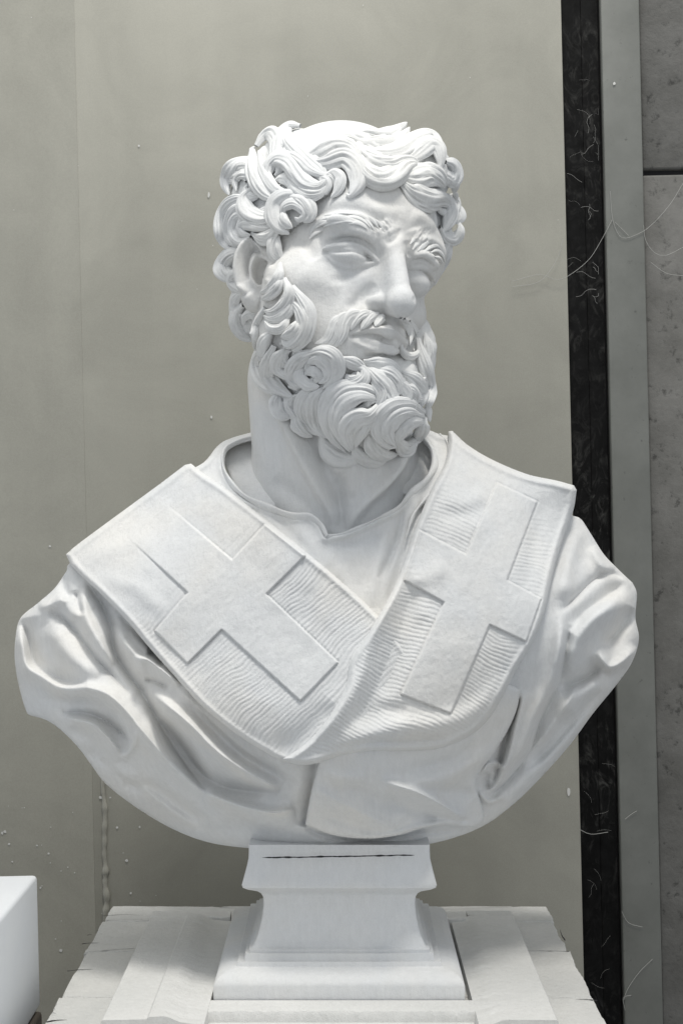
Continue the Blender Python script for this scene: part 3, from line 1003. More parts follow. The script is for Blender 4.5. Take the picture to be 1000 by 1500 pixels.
r([(716, 1130), (712, 1144), (716, 1156)], -13, 7, p=1.4)
r([(700, 1158), (716, 1174), (740, 1164)], 7, 5)
r([(465, 1116), (456, 1160), (446, 1212)], -9, 5, 12, p=1.4, e0=.05, e1=.1)
r([(446, 1212), (480, 1226), (540, 1234), (610, 1222), (690, 1214)], -5, 5, 5, e0=.05)
X, Y = RB.grid()
RB.a += 2.2 * vnoise(X, Y, 38, 1) + 1.0 * vnoise(X + Y * .4, Y, 16, 2)


def torso(px, py):
    return TB(px, py)


def robe_front(px, py):
    return TB(px, py) - 1.95 * RB(px, py)


BUST = empty('marble_bust', (0, 0, EYE - .42), 'white stone bust of a curly-haired bearded man in a draped robe with two crosses', 'bust')

robe_out = [(98, 836, 1), (80, 862), (55, 884), (30, 906), (23, 935), (22, 965), (27, 1000), (38, 1040), (44, 1048, 1), (66, 1054), (88, 1068), (115, 1095),
            (135, 1122), (155, 1148), (190, 1176), (230, 1202), (270, 1222), (310, 1235), (360, 1242), (420, 1245), (500, 1246), (570, 1244),
            (630, 1236), (680, 1222), (716, 1205), (742, 1186, 1), (765, 1166), (800, 1130), (835, 1090), (868, 1045), (903, 1002), (925, 970), (935, 936), (930, 905),
            (932, 870), (926, 854, 1), (905, 834), (884, 812), (866, 784), (850, 760), (834, 752), (826, 722, 1), (750, 692), (700, 690, 1), (660, 850), (600, 950), (530, 990),
            (470, 960), (400, 890), (330, 800), (262, 740, 1), (190, 762), (108, 820)]
slab('robe', robe_out, robe_front, lambda x, y, d: 46 + 80 * np.sqrt(np.clip(d / 90, 0, 1)), M_BUST, BUST, res=1.6, rim=16, rimh=16, R=92)

# --- tunic with its collar
TN = Field(270, 600, 700, 960, 1.0)
t = TN.stroke
t([(482, 784), (500, 782), (543, 765), (575, 748), (592, 740)], 6, 4, 7, e0=.1)
t([(500, 800), (530, 793), (560, 778)], -3, 5)
t([(590, 742), (584, 780), (572, 815), (556, 850)], -8, 5)
t([(572, 760), (560, 800), (548, 850), (544, 890)], 6, 9)
t([(604, 720), (612, 760), (600, 800)], 5, 8)
t([(640, 690), (622, 730), (600, 780), (580, 850), (560, 900)], -6, 8)
t([(655, 660), (645, 700), (620, 740)], 6, 6)
t([(430, 757), (460, 800), (500, 850), (520, 880)], 4, 12)
t([(395, 745), (420, 775), (450, 810)], -4, 9)
t([(470, 790), (480, 830), (510, 870)], -4, 10)
X, Y = TN.grid(); TN.a += 1.6 * vnoise(X, Y, 22, 5)
TUN = [(268, 700), (300, 676), (319, 653), (338, 642), (384, 629, 1), (386, 643, 1), (352, 650), (332, 662), (328, 682), (338, 705), (358, 728), (395, 744),
       (429, 756), (452, 755), (468, 766), (478, 785, 1), (505, 780), (543, 763), (580, 745), (600, 722), (622, 704), (635, 682), (634, 664), (626, 648), (611, 637, 1),
       (626, 630), (644, 636), (668, 640, 1), (700, 760), (620, 900), (560, 950), (480, 900), (380, 800), (300, 730)]
slab('tunic', TUN, lambda x, y: TB(x, y) - 9 - TN(x, y), lambda x, y, d: TB(x, y) + 16, M_BUST, BUST, res=1.5, rim=5, rimh=5,
     edge=lambda d, x, y: 4.5 * np.exp(-((d - 5) / 4.5) ** 2) * (y < 800))
COL = Soup()
torso_hull = field_hull(TB, -8)
lock(COL, [(386, 637), (354, 645), (330, 658), (327, 682), (338, 706), (360, 728), (395, 744), (430, 756), (454, 757), (470, 769), (479, 786)], 3.6, 1, 6, hull=torso_hull, h=5, g=.06, wob=.3, w0=.8, w1=.5, e0=.1, e1=.06)
lock(COL, [(476, 787), (505, 782), (543, 765), (580, 746), (602, 722), (624, 703), (636, 682), (634, 662), (622, 644), (610, 638)], 3.6, 1, 6, hull=torso_hull, h=5, g=.06, wob=.3, w0=.8, w1=.5, e0=.1, e1=.06)
lock(COL, [(644, 636), (656, 652), (654, 684), (630, 722), (606, 754), (594, 790)], 3.6, 1, 6, hull=torso_hull, h=5, g=.06, wob=.3)
COL.build('collar_hem', M_BUST, BUST)
slab('collar_lining', [(322, 664, 1), (338, 648), (362, 640), (392, 634, 1), (420, 720, 1), (400, 750, 1), (350, 730, 1)], lambda x, y: TB(x, y) + 22 + 1.5 * vnoise(x, y, 9, 3), lambda x, y, d: TB(x, y) + 40, M_BUST, BUST, res=2, rim=4)
slab('collar_lining', [(590, 634, 1), (612, 638), (640, 650), (646, 690, 1), (610, 730, 1), (570, 720, 1)], lambda x, y: TB(x, y) + 22 + 1.5 * vnoise(x, y, 9, 4), lambda x, y, d: TB(x, y) + 40, M_BUST, BUST, res=2, rim=4)

# --- hanging flap under the stole
FL = Field(420, 1050, 800, 1260, 1.0)
s_ = FL.stroke
s_([(556, 1143), (608, 1160), (645, 1178), (680, 1200)], 17, 7, 10, p=1.5, e1=.1)
s_([(560, 1166), (600, 1184), (640, 1200)], -8, 10)
s_([(590, 1146), (640, 1142), (690, 1120), (720, 1094)], 8, 12)
s_([(600, 1130), (660, 1112), (700, 1086)], -5, 9)
s_([(640, 1158), (680, 1160), (694, 1170)], -6, 9)
s_([(458, 1152), (490, 1172), (530, 1192), (578, 1216)], 9, 9, 12, p=1.6)
s_([(470, 1190), (510, 1205), (550, 1218)], -6, 9)
s_([(500, 1146), (540, 1164), (590, 1190)], -7, 12)
s_([(470, 1126), (500, 1140), (540, 1140)], 6, 10)
s_([(620, 1200), (650, 1198), (690, 1204)], -5, 5)
s_([(520, 1226), (570, 1224), (610, 1212), (650, 1208)], 6, 5)
X, Y = FL.grid(); FL.a += 3 * vnoise(X, Y, 30, 9)
flap = [(470, 1090, 1), (466, 1120), (456, 1160), (447, 1208, 1), (480, 1221), (510, 1227), (550, 1228), (590, 1222), (620, 1213), (655, 1209), (690, 1212), (706, 1204), (708, 1190),
        (699, 1160), (697, 1145), (704, 1128), (722, 1104), (742, 1072), (756, 1040), (762, 1010, 1), (740, 1000, 1), (640, 1060), (560, 1070)]
slab('drape_flap', flap, lambda x, y: TB(x, y) - 25 - 1.5 * FL(x, y), lambda x, y, d: TB(x, y) + 14, M_BUST, BUST, res=1.5, rim=7, rimh=9)


# --- stole: two bands, cross reliefs, chiselled striations
def line_dist(poly, X, Y, closed=False):
    d = np.full(X.shape, 1e9); q = np.vstack([poly, poly[:1]]) if closed else poly
    for a, b in zip(q[:-1], q[1:]):
        e = b - a; L = e @ e + 1e-9
        t = np.clip(((X - a[0]) * e[0] + (Y - a[1]) * e[1]) / L, 0, 1)
        d = np.minimum(d, np.hypot(X - a[0] - t * e[0], Y - a[1] - t * e[1]))
    return d


def cross_mask(cr, X, Y, soft=1.6):
    c = np.array(cr, float); c = outline([tuple(q) + (1,) for q in c], 60)
    sd = np.where(inside(c, X, Y), -1, 1) * line_dist(c, X, Y, True)
    return sd


def hem_fade(F_, pts, w=7.0):
    pl = outline(pts)
    d, _, _ = polydist(pl, F_.x0, F_.y0, F_.res, F_.a.shape, w + 4)
    return np.clip((d - w) / 3, 0, 1)


CRL = [(186, 786), (275, 868), (227, 924), (275, 972), (325, 922), (440, 1027), (495, 970), (390, 870), (447, 814), (388, 768), (340, 820), (245, 740)]
CRR = [(727, 707), (682, 812), (615, 777), (592, 850), (650, 882), (587, 1017), (660, 1045), (717, 915), (770, 940), (792, 877), (742, 850), (786, 735)]


def striate(X, Y, ux, uy, period, seed, amp):
    """grooves crossing the band; (ux,uy) is the band's axis"""
    a = X * ux + Y * uy; b = X * -uy + Y * ux
    a = a + 9 * vnoise(X, Y, 45, seed) + 3.2 * vnoise(X, Y, 14, seed + 1) + 5 * np.sin(b / 26 + a / 80)
    ph = a / period
    s = np.abs(np.sin(math.pi * ph)) ** .7
    var = np.clip(.25 + 1.5 * (vnoise(a * 1.3, b * .3, 9, seed + 2) + .5), 0, 1.5)
    return amp * (s - .6) * var


palL = [(271, 681, 1), (280, 679, 1), (300, 695), (330, 715), (395, 765), (450, 810), (500, 852), (560, 908), (600, 960, 1), (560, 1040), (500, 1110, 1), (440, 1119), (412, 1114), (392, 1104), (350, 1078), (300, 1038), (250, 984),
        (215, 944), (185, 908), (150, 872), (122, 846), (104, 828, 1), (97, 812, 1), (112, 799), (140, 778), (185, 745), (230, 712)]
PL = Field(80, 660, 600, 1130, 1.0); X, Y = PL.grid()
sdL = cross_mask(CRL, X, Y)
up = np.clip((-sdL) / 2.2 + .5, 0, 1)
band = np.array([(275, 690), (330, 722), (395, 772), (450, 817), (550, 905)], float)
fade = np.clip((X * .62 + Y * .78 - 800) / 90, 0, 1)
st = striate(X, Y, .74, .67, 6.4, 11, 1.15)
upf = np.clip((X * .62 + Y * .78 - 735) / 70, .12, 1)
PL.a = 4.2 * upf * up * up * (3 - 2 * up) - 2.2 * upf * np.exp(-(np.clip(sdL, 0, 99) / 2.0) ** 2) * (sdL > 0)
PL.a += st * np.clip(sdL / 3, 0, 1) * fade * hem_fade(PL, palL)
PL.a += .5 * vnoise(X * .7 + Y * .7, (Y - X) * .2, 5, 3) + 1.6 * vnoise(X, Y, 26, 4)
PL.stroke([(120, 830), (180, 800), (230, 790)], 4, 14); PL.stroke([(150, 850), (200, 860), (240, 900)], 3, 12)
PL.stroke([(395, 1090), (430, 1085), (460, 1062), (490, 1030)], -7, 16)
slab('stole_left', palL, lambda x, y: TB(x, y) - 25 - PL(x, y), lambda x, y, d: TB(x, y) + 8, M_BUST, BUST, res=1.25, rim=7, rimh=11,
     edge=lambda d, x, y: 2.2 * np.exp(-((d - 6) / 4) ** 2)).name = 'stole_band'

palR = [(656, 632, 1), (662, 631, 1), (685, 652), (720, 673), (770, 694), (815, 704), (840, 711, 1), (844, 718, 1), (839, 748), (824, 790), (812, 830), (803, 870), (794, 908), (778, 945), (754, 985), (736, 1020), (716, 1052),
        (690, 1077), (645, 1096), (595, 1100), (545, 1100), (500, 1108), (460, 1119), (435, 1120), (412, 1112, 1), (430, 1102), (455, 1082), (485, 1044), (506, 1004), (513, 965), (540, 925), (572, 870), (592, 820), (606, 778), (628, 724),
        (650, 680), (656, 650)]
PR = Field(380, 610, 870, 1140, 1.0); X, Y = PR.grid()
sdR = cross_mask(CRR, X, Y)
up = np.clip((-sdR) / 2.2 + .5, 0, 1)
fade = np.clip((X * -.38 + Y * .92 - 385) / 60, 0, 1)
st = striate(X, Y, -.40, .92, 6.2, 31, 1.15)
PR.a = 4.2 * up * up * (3 - 2 * up) - 2.2 * np.exp(-(np.clip(sdR, 0, 99) / 2.0) ** 2) * (sdR > 0)
PR.a += st * np.clip(sdR / 3, 0, 1) * fade * hem_fade(PR, palR, 10)
PR.a += .5 * vnoise(X, Y, 5, 6) + 1.8 * vnoise(X, Y, 30, 7)
p_ = PR.stroke
p_([(590, 850), (560, 905), (540, 950), (524, 1000), (496, 1050), (466, 1086)], 13, 12)           # rolled left border
p_([(612, 850), (590, 915), (566, 980), (540, 1030), (500, 1072)], -11, 14)
p_([(500, 1094), (580, 1066), (640, 1062), (700, 1040), (745, 985)], 11, 17)
p_([(520, 1060), (560, 1040), (600, 1046)], -6, 12)
p_([(620, 900), (590, 960), (560, 1020)], -5, 14)          # sagging lower fold
p_([(470, 1112), (540, 1090), (600, 1088), (670, 1082)], -9, 8)
p_([(640, 748), (670, 756), (700, 748), (716, 735)], -3, 12)
p_([(650, 730), (680, 736), (710, 722)], 3, 12)
p_([(595, 856), (625, 846), (655, 826)], 4, 14)
p_([(800, 720), (780, 800), (770, 880)], -4, 14)
PRo = slab('stole_right', palR, lambda x, y: TB(x, y) - 37 - PR(x, y), lambda x, y, d: TB(x, y) + 6, M_BUST, BUST, res=1.25, rim=9, rimh=14,
           edge=lambda d, x, y: 3.0 * np.exp(-((d - 7) / 4.5) ** 2))
PRo.name = 'stole_band'
print('torso', time.time() - T0)

# ------------------------------------------------------------------ assemble the head
head = mesh_obj('head', hv, hq, M_BUST, BUST)
hair = HAIR.build('hair', M_HAIR, head)
# hair bed under the locks and beard bed under the curls
def ell_mesh(e, nu=96, nv=64, amp=0.0, seed=0, keep=None):
    th, ph = np.meshgrid(np.linspace(0, 2 * math.pi, nu, endpoint=False), np.linspace(.001, math.pi - .001, nv))
    dv = np.stack([np.cos(th) * np.sin(ph), np.sin(th) * np.sin(ph), np.cos(ph)], -1)
    rr = 1 + amp * (vnoise(th * 40, ph * 40, 14, seed) + .5 * vnoise(th * 40, ph * 40, 6, seed + 1))
    v = e.c + ((dv * rr[..., None]) * e.r) @ BAS.T
    i = np.arange(nv - 1)[:, None] * nu; j = np.arange(nu)[None]; j2 = (j + 1) % nu
    q = np.stack([i + j, i + nu + j, i + nu + j2, i + j2], -1).reshape(-1, 4)
    return v.reshape(-1, 3), q, dv.reshape(-1, 3)

FACE = outline([(404, 430), (402, 400), (398, 372), (410, 348), (440, 326), (462, 296), (500, 282), (530, 276), (566, 272), (598, 290), (624, 312), (638, 336), (640, 380), (636, 430), (640, 560), (420, 560)])
EARP = outline([(344, 372), (352, 352), (372, 346), (392, 360), (410, 400), (404, 440), (380, 462), (352, 440), (344, 405)])
v, q = hbv, hbq
x_, y_ = unP(v); cxq, cyq = x_[q].mean(1), y_[q].mean(1); dq = v[q][:, :, 1].mean(1)
m = ~(inside(FACE, cxq, cyq) & (dq < 60)) & ~(inside(EARP, cxq, cyq) & (dq < 10)) & ~((cyq > 440) & (cxq > 385) & (dq < 40))
mesh_obj('hair_bed', v, q[m], M_HAIR, head)
v, q = bbv, bbq
mesh_obj('beard_bed', v, q, M_HAIR, head)
beard = BEARD.build('beard', M_HAIR, head)
BROW.build('eyebrow', M_HAIR, head); BROWF.build('eyebrow', M_HAIR, head)
MOUST.build('moustache', M_HAIR, head)

# =================================================================== SOCLE
def zfront(y, w):          # sculpt z of a front edge lying w in front of the middle
    return (750 - y) * (D0 - w) / D0


prof = [(186, 1472), (186, 1452), (184, 1446), (178, 1437), (168, 1429), (158, 1423), (152, 1420), (150, 1413), (140, 1412), (139, 1405), (138.5, 1400), (133, 1399), (133, 1394),
        (129, 1392), (126, 1388), (121, 1376), (116, 1360), (112.5, 1342), (111, 1326), (112, 1316), (115, 1311), (121, 1308), (136, 1306), (142, 1304), (143.5, 1300), (142, 1294), (139, 1284), (136, 1272), (133.5, 1260), (133, 1250), (133, 1240), (120, 1239)]
cx = -3.0
rings = []
for hw, y in prof:
    k = (D0 - hw) / D0
    W_ = hw * k; z = (750 - y) * k
    bev = 2.0
    ring = []
    for sx, sy in ((-1, -1), (1, -1), (1, 1), (-1, 1)):
        for a in ((0, 1), (1, 0)) if sx * sy > 0 else ((1, 0), (0, 1)):
            ring.append((cx + sx * (W_ - bev * a[0]), sy * (W_ - bev * a[1]), z))
    rings.append(ring)
nr_ = len(rings[0])
# subdivide between profile points so shading stays crisp
sv = [p for r_ in rings for p in r_]
sf = []
for i in range(len(rings) - 1):
    for j in range(nr_):
        sf.append((i * nr_ + j, i * nr_ + (j + 1) % nr_, (i + 1) * nr_ + (j + 1) % nr_, (i + 1) * nr_ + j))
sf.append(tuple(range((len(rings) - 1) * nr_, len(rings) * nr_)))
sf.append(tuple(range(nr_))[::-1])
soc = mesh_obj('socle', np.array(sv), sf, M_SOCLE, BUST, smooth=False)
me = soc.data
me.polygons.foreach_set('use_smooth', np.ones(len(me.polygons), bool))
try:
    me.set_sharp_from_angle(angle=math.radians(34))
except Exception:
    pass

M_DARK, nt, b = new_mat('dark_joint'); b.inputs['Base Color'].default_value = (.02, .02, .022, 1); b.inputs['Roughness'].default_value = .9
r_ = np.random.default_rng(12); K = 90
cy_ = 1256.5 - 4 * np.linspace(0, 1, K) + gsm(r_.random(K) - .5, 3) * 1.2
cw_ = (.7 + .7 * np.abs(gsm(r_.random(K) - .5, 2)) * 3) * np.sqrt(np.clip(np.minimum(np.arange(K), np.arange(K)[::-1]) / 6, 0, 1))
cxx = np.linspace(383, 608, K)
gap_shade = np.concatenate([P(cxx, cy_ - cw_, -134.6), P(cxx, cy_ + cw_, -134.6)])
mesh_obj('crack_and_gap_shade', gap_shade, [(i, i + K, i + K + 1, i + 1) for i in range(K - 1)], M_DARK, soc, smooth=False)  # dark strip painted for the shade in the recessed socle joint

# =================================================================== PEDESTAL BOARD WITH BROKEN MOULDING
ZB = zfront(1472, 186)             # top of the board in sculpt units (before roll)


def bpt(x, d, z):                  # point on the board in its own level frame
    return (x, d, z)


M_BOARD = marble('whitewashed_board', (.66, .66, .64), (.74, .735, .71), 1.6, .75)
nt = M_BOARD.node_tree
M_MOLD = marble('chipped_plaster', (.72, .72, .70), (.77, .765, .745), 1.3, .7)


def box_grid(x0, x1, y0, y1, z0, z1, name, mat, parent, n=(60, 60), jag=3.0, seed=0, outline_fn=None):
    """slab with a worn, jagged edge"""
    r_ = np.random.default_rng(seed)
    # perimeter with noise
    per = []
    def run(a, b, k):
        for t_ in np.linspace(0, 1, k, endpoint=False):
            per.append((a[0] + (b[0] - a[0]) * t_, a[1] + (b[1] - a[1]) * t_))
    run((x0, y0), (x1, y0), n[0]); run((x1, y0), (x1, y1), n[1]); run((x1, y1), (x0, y1), n[0]); run((x0, y1), (x0, y0), n[1])
    per = np.array(per); c = np.array([(x0 + x1) / 2, (y0 + y1) / 2])
    K = len(per)
    e = (r_.random(K) - .5) * jag; e2 = gsm(r_.random(K) - .5, 6) * jag * 2.5
    chip = np.where(r_.random(K) < .05, -r_.random(K) * jag * 2.2, 0)
    dirn = per - c; dirn /= np.abs(dirn).max(1, keepdims=True); dirn = np.sign(dirn) * (np.abs(per - c) >= (np.array([(x1 - x0) / 2, (y1 - y0) / 2]) - .01))
    top = per + dirn * (e * .5 + e2 + chip)[:, None] - dirn * 2.0
    mid = per + dirn * (e * .3 + e2 * .8)[:, None]
    bot = per + dirn * e2[:, None] * .6
    V = [(*p_, z1) for p_ in top] + [(*p_, z1 - 3.0) for p_ in mid] + [(*p_, z0) for p_ in bot] + [(*(c), z1), (*(c), z0)]
    F_ = []
    for i in range(K):
        j = (i + 1) % K
        F_ += [(K + i, K + j, j, i), (2 * K + i, 2 * K + j, K + j, K + i), (i, j, 3 * K), (2 * K + j, 2 * K + i, 3 * K + 1)]
    return mesh_obj(name, np.array(V), F_, mat, parent, smooth=False)


PED = empty('pedestal_board', world(np.array([-17, -80, ZB - 40])), 'whitewashed worn wooden pedestal top with cracked planks under the bust', 'pedestal')
ZP = ZB - 14
PXL, PXR, PY0, PY1 = -391, 348, -470, 318
seams = [-470, -330, -118, 78, 232, 318]
for k in range(5):
    box_grid(PXL + (k * 7) % 5, PXR - (k * 5) % 4, seams[k] + .5, seams[k + 1] - .5, ZP - 30, ZP - .5 * (k % 2), 'plank', M_BOARD, PED, (70, 24), 4.0, 50 + k)
box_grid(PXL + 30, PXR - 30, PY0 + 30, PY1 - 30, ZP - 420, ZP - 31, 'support_block', M_BOARD, PED, (30, 30), 3, 77)


def on_board(px, py, z):
    d = z / (750 - py) * D0 - D0
    return (px - 500) * (D0 + d) / D0, d


def crack_and_gap_shade(pts, wd, z, parent, seed):
    p = catmull([on_board(x, y, z) for x, y in pts], 3); r_ = np.random.default_rng(seed)
    tn = np.gradient(p, axis=0); tn /= np.linalg.norm(tn, axis=1, keepdims=True); nn = np.stack([-tn[:, 1], tn[:, 0]], 1)
    K = len(p); t_ = np.linspace(0, 1, K); w_ = wd * (1 - t_ * .85) * (.7 + .6 * r_.random(K)); off = gsm(r_.random(K) - .5, 2) * wd
    a = p + nn * (w_ + off)[:, None]; b = p + nn * (off - w_)[:, None]
    V = np.concatenate([np.c_[a, np.full(K, z + .35)], np.c_[b, np.full(K, z + .35)]])
    mesh_obj('crack_and_gap_shade', V, [(i, i + 1, K + i + 1, K + i) for i in range(K - 1)], M_DARK, parent, smooth=False)


for i_, (pts, wd) in enumerate([([(99, 1423), (115, 1421), (136, 1420)], 1.6), ([(120, 1383), (128, 1382), (146, 1381)], 1.6), ([(128, 1370), (136, 1369)], 1.4), ([(68, 1497), (80, 1495), (98, 1494)], 2.0),
                                ([(874, 1466), (858, 1464), (842, 1464)], 1.4), ([(833, 1394), (800, 1393), (770, 1393)], .8), ([(827, 1378), (822, 1370), (820, 1362)], 1.2), ([(150, 1342), (180, 1340), (210, 1341)], .8)]):
    crack_and_gap_shade(pts, wd, ZP, PED, i_)

FRM = empty('plaster_frame', world(np.array([-3, 0, ZB])), 'chipped white moulded plaster slab around the foot of the bust', 'plinth')


def molding(name, a, b, inner, prof2, mat, parent, seed, ends=(0, 0), jag=1.6, chip=0.0, lip=None):
    a = np.array(a, float); b = np.array(b, float); r_ = np.random.default_rng(seed)
    L = np.linalg.norm(b - a); K = int(L / 3) + 2; t_ = np.linspace(0, 1, K)
    dirv = (b - a) / L; nrm2 = np.array(inner, float); n_ = len(prof2)
    wob = gsm(r_.random(K) - .5, 5) * jag * 2.5; wob2 = gsm(r_.random(K) - .5, 1) * jag * 1.2
    V = []
    for i, tt in enumerate(t_):
        for j, (o_, z_) in enumerate(prof2):
            m_ = ends[0] * max(0, 1 - tt * L / 110) ** 1 if tt < .5 else -ends[1] * max(0, 1 - (1 - tt) * L / 110)
            oo = o_; zz = z_
            if lip is not None and j in lip:
                oo += wob[i] + wob2[i] * 1.5; zz += wob2[i] * .6 + wob[i] * .3
            p_ = a + dirv * L * tt + nrm2 * oo + dirv * o_ * m_
            V.append((p_[0], p_[1], ZB + zz))
    F_ = [(i * n_ + j, i * n_ + j + 1, (i + 1) * n_ + j + 1, (i + 1) * n_ + j) for i in range(K - 1) for j in range(n_ - 1)]
    F_.append(tuple(range(n_))); F_.append(tuple(range((K - 1) * n_, K * n_))[::-1])
    o = mesh_obj(name, np.array(V), F_, mat, parent, smooth=True)
    try: o.data.set_sharp_from_angle(angle=math.radians(32))
    except Exception: pass
    return o


molding('side_slab', (-306, 180), (-306, -262), (1, 0), [(0, -15), (0, 5), (2, 8), (58, 9), (61, 12), (80, 13), (86, 11), (100, 5), (116, 3), (131, 2), (132, -12)], M_MOLD, FRM, 1, (0, 0), 1.6, lip=(6, 7, 8))
molding('side_slab', (276, -262), (276, 190), (-1, 0), [(0, -15), (0, 5), (2, 8), (62, 8.5), (72, 8), (84, 3), (98, 1.5), (101, 1), (102, -12)], M_MOLD, FRM, 2, (0, 0), 2.2, lip=(4, 5))
molding('back_slab', (-305, 214), (-178, 214), (0, -1), [(0, -15), (0, 6), (2, 8.4), (31, 8.4), (33, 7), (33.5, -12)], M_MOLD, FRM, 4, jag=1.2, lip=(1, 2))
molding('back_slab', (-174, 214), (200, 214), (0, -1), [(0, -15), (0, 5), (2, 7.4), (38, 7.4), (40, 6), (40.5, -12)], M_MOLD, FRM, 5, jag=1.2, lip=(1, 2))
molding('back_slab', (202, 218), (274, 218), (0, -1), [(0, -15), (0, 5), (2, 7.8), (26, 7.8), (27, -12)], M_MOLD, FRM, 6, jag=1.2, lip=(1, 2))
molding('front_moulding', (-204, -240), (186, -240), (0, 1), [(0, -24), (0, -22), (9, -21.5), (11, -16), (13, -15), (24, -14.5), (26, -13), (27, -5), (30, .2), (36, 1.2), (69, .8), (70, -12)], M_MOLD, FRM, 3, (0, 0), 2.2, lip=(8, 9))

# =================================================================== WHITE BOX, WALL, POST, FLOOR
M_BOX, nt, b = new_mat('white_painted_box')
v_ = coords(nt)
nt.links.new(ramp(nt, noise(nt, v_, 14, 4), [(.3, (.74, .765, .80)), (.7, (.78, .80, .82))]), b.inputs['Base Color'])
b.inputs['Roughness'].default_value = .5
bump(nt, b, [(noise(nt, v_, 300, 3), .15, .001)])


def bevel_box(name, x0, x1, y0, y1, z0, z1, mat, parent=None, bev=3.0, seg=3, lean=0.0, pre=None):
    import bmesh
    bm = bmesh.new(); bmesh.ops.create_cube(bm, size=1)
    for v in bm.verts:
        z = z0 + (v.co.z + .5) * (z1 - z0)
        v.co = (x0 + (v.co.x + .5) * (x1 - x0) + lean * (z - z0), y0 + (v.co.y + .5) * (y1 - y0), z)
    if bev: bmesh.ops.bevel(bm, geom=bm.edges[:], offset=bev, segments=seg, affect='EDGES', profile=.5)
    co = np.array([v.co[:] for v in bm.verts]); fs = [tuple(v.index for v in f.verts) for f in bm.faces]
    bm.free()
    o = mesh_obj(name, co, fs, mat, parent, smooth=True)
    try: o.data.set_sharp_from_angle(angle=math.radians(50))
    except Exception: pass
    return o


def level(o):
    """turn an object built square to the picture so that it stands plumb in the room"""
    return o


# everything below is built directly in metres, plumb
def rawbox(name, x0, x1, y0, y1, z0, z1, mat, parent=None, bev=.002, seg=2):
    import bmesh
    bm = bmesh.new(); bmesh.ops.create_cube(bm, size=1)
    for v in bm.verts:
        v.co = (x0 + (v.co.x + .5) * (x1 - x0), y0 + (v.co.y + .5) * (y1 - y0), z0 + (v.co.z + .5) * (z1 - z0))
    if bev: bmesh.ops.bevel(bm, geom=bm.edges[:], offset=bev, segments=seg, affect='EDGES', profile=.5)
    co = np.array([v.co[:] for v in bm.verts]); fs = [tuple(v.index for v in f.verts) for f in bm.faces]
    bm.free()
    o = mesh_obj(name, co, fs, mat, parent, smooth=True, raw=True)
    try: o.data.set_sharp_from_angle(angle=math.radians(50))
    except Exception: pass
    return o


def at(px, py, d):
    return world(P(px, py, d))


q = at(55.5, 1281, -60); q2 = at(57, 1474, -60)
bx = rawbox('white_box', q[0] - .34, q[0], q[1] - .30, q[1], q2[2], q[2], M_BOX, None, .005, 4)
tag(bx, 'plain bluish-white box edge at the lower left beside the pedestal', 'box')
M_STAND, nt, b = new_mat('dark_stand_wood'); b.inputs['Base Color'].default_value = (.06, .05, .04, 1); b.inputs['Roughness'].default_value = .8
sd_ = rawbox('side_stand', q[0] - .33, q[0] + .004, q[1] - .29, q[1] - .01, 0, q2[2] - .001, M_STAND, None, .004, 2)
tag(sd_, 'dark wooden stand just under the white box at the lower left', 'stand')

DW = 560.0                    # wall plane
yw = DW * S
M_WALL, nt, b = new_mat('painted_wall_panel')
v_ = coords(nt)
c1 = ramp(nt, noise(nt, v_, 1.6, 4, .5, .3), [(.3, (.325, .318, .275)), (.7, (.37, .362, .315))])
vs_ = coords(nt, (1, 1, .12))
c2 = mix(nt, 1, ramp(nt, noise(nt, vs_, 9, 5, .6), [(.3, .93), (.7, 1.03)]), ramp(nt, noise(nt, v_, 5, 6, .65, .8), [(.3, .90), (.6, 1.04)]), 'MULTIPLY')
c3 = ramp(nt, noise(nt, v_, 600, 2, .6), [(.3, .93), (.7, 1.04)])
c = mix(nt, 1, mix(nt, 1, c1, c2, 'MULTIPLY'), c3, 'MULTIPLY')
nt.links.new(c, b.inputs['Base Color'])
b.inputs['Roughness'].default_value = .42; b.inputs['Specular IOR Level'].default_value = .4
bump(nt, b, [(noise(nt, v_, 3.0, 3), .35, .012), (noise(nt, v_, 500, 3), .12, .0006)])
M_RUB, nt, b = new_mat('black_rubber_strip')
v_ = coords(nt)
dust = ramp(nt, noise(nt, coords(nt, (1, 1, .55)), 46, 7, .72, 1.6), [(.50, 0.0), (.60, .35), (.72, 1.0)])
area_ = ramp(nt, noise(nt, v_, 4.5, 3, .6), [(.40, .1), (.62, 1.0)])
dm = mix(nt, 1, dust, area_, 'MULTIPLY')
nt.links.new(mix(nt, dm, ramp(nt, noise(nt, v_, 40, 5, .7), [(.35, .003), (.75, .010)]), (.075, .074, .07)), b.inputs['Base Color'])
b.inputs['Roughness'].default_value = .75; b.inputs['Specular IOR Level'].default_value = .12
bump(nt, b, [(noise(nt, v_, 200, 3), .2, .001)])
M_TRIM, nt, b = new_mat('painted_metal_trim')
v_ = coords(nt)
c = mix(nt, 1, ramp(nt, noise(nt, v_, 12, 5, .65), [(.3, (.145, .15, .137)), (.7, (.19, .195, .18))]), ramp(nt, noise(nt, v_, 70, 4, .7), [(.28, .55), (.36, 1)]), 'MULTIPLY')
nt.links.new(c, b.inputs['Base Color']); b.inputs['Roughness'].default_value = .5
bump(nt, b, [(noise(nt, v_, 30, 4), .2, .002)])
M_CONC, nt, b = new_mat('grey_concrete')
v_ = coords(nt)
c = mix(nt, 1, ramp(nt, noise(nt, v_, 14, 6, .7), [(.3, (.11, .108, .10)), (.7, (.185, .182, .172))]), ramp(nt, noise(nt, v_, 60, 4, .7), [(.3, .45), (.42, 1)]), 'MULTIPLY')
nt.links.new(c, b.inputs['Base Color']); b.inputs['Roughness'].default_value = .85
bump(nt, b, [(noise(nt, v_, 60, 6, .7), .5, .003)])
M_WHITE, nt, b = new_mat('white_splash'); b.inputs['Base Color'].default_value = (.6, .6, .58, 1); b.inputs['Roughness'].default_value = .7
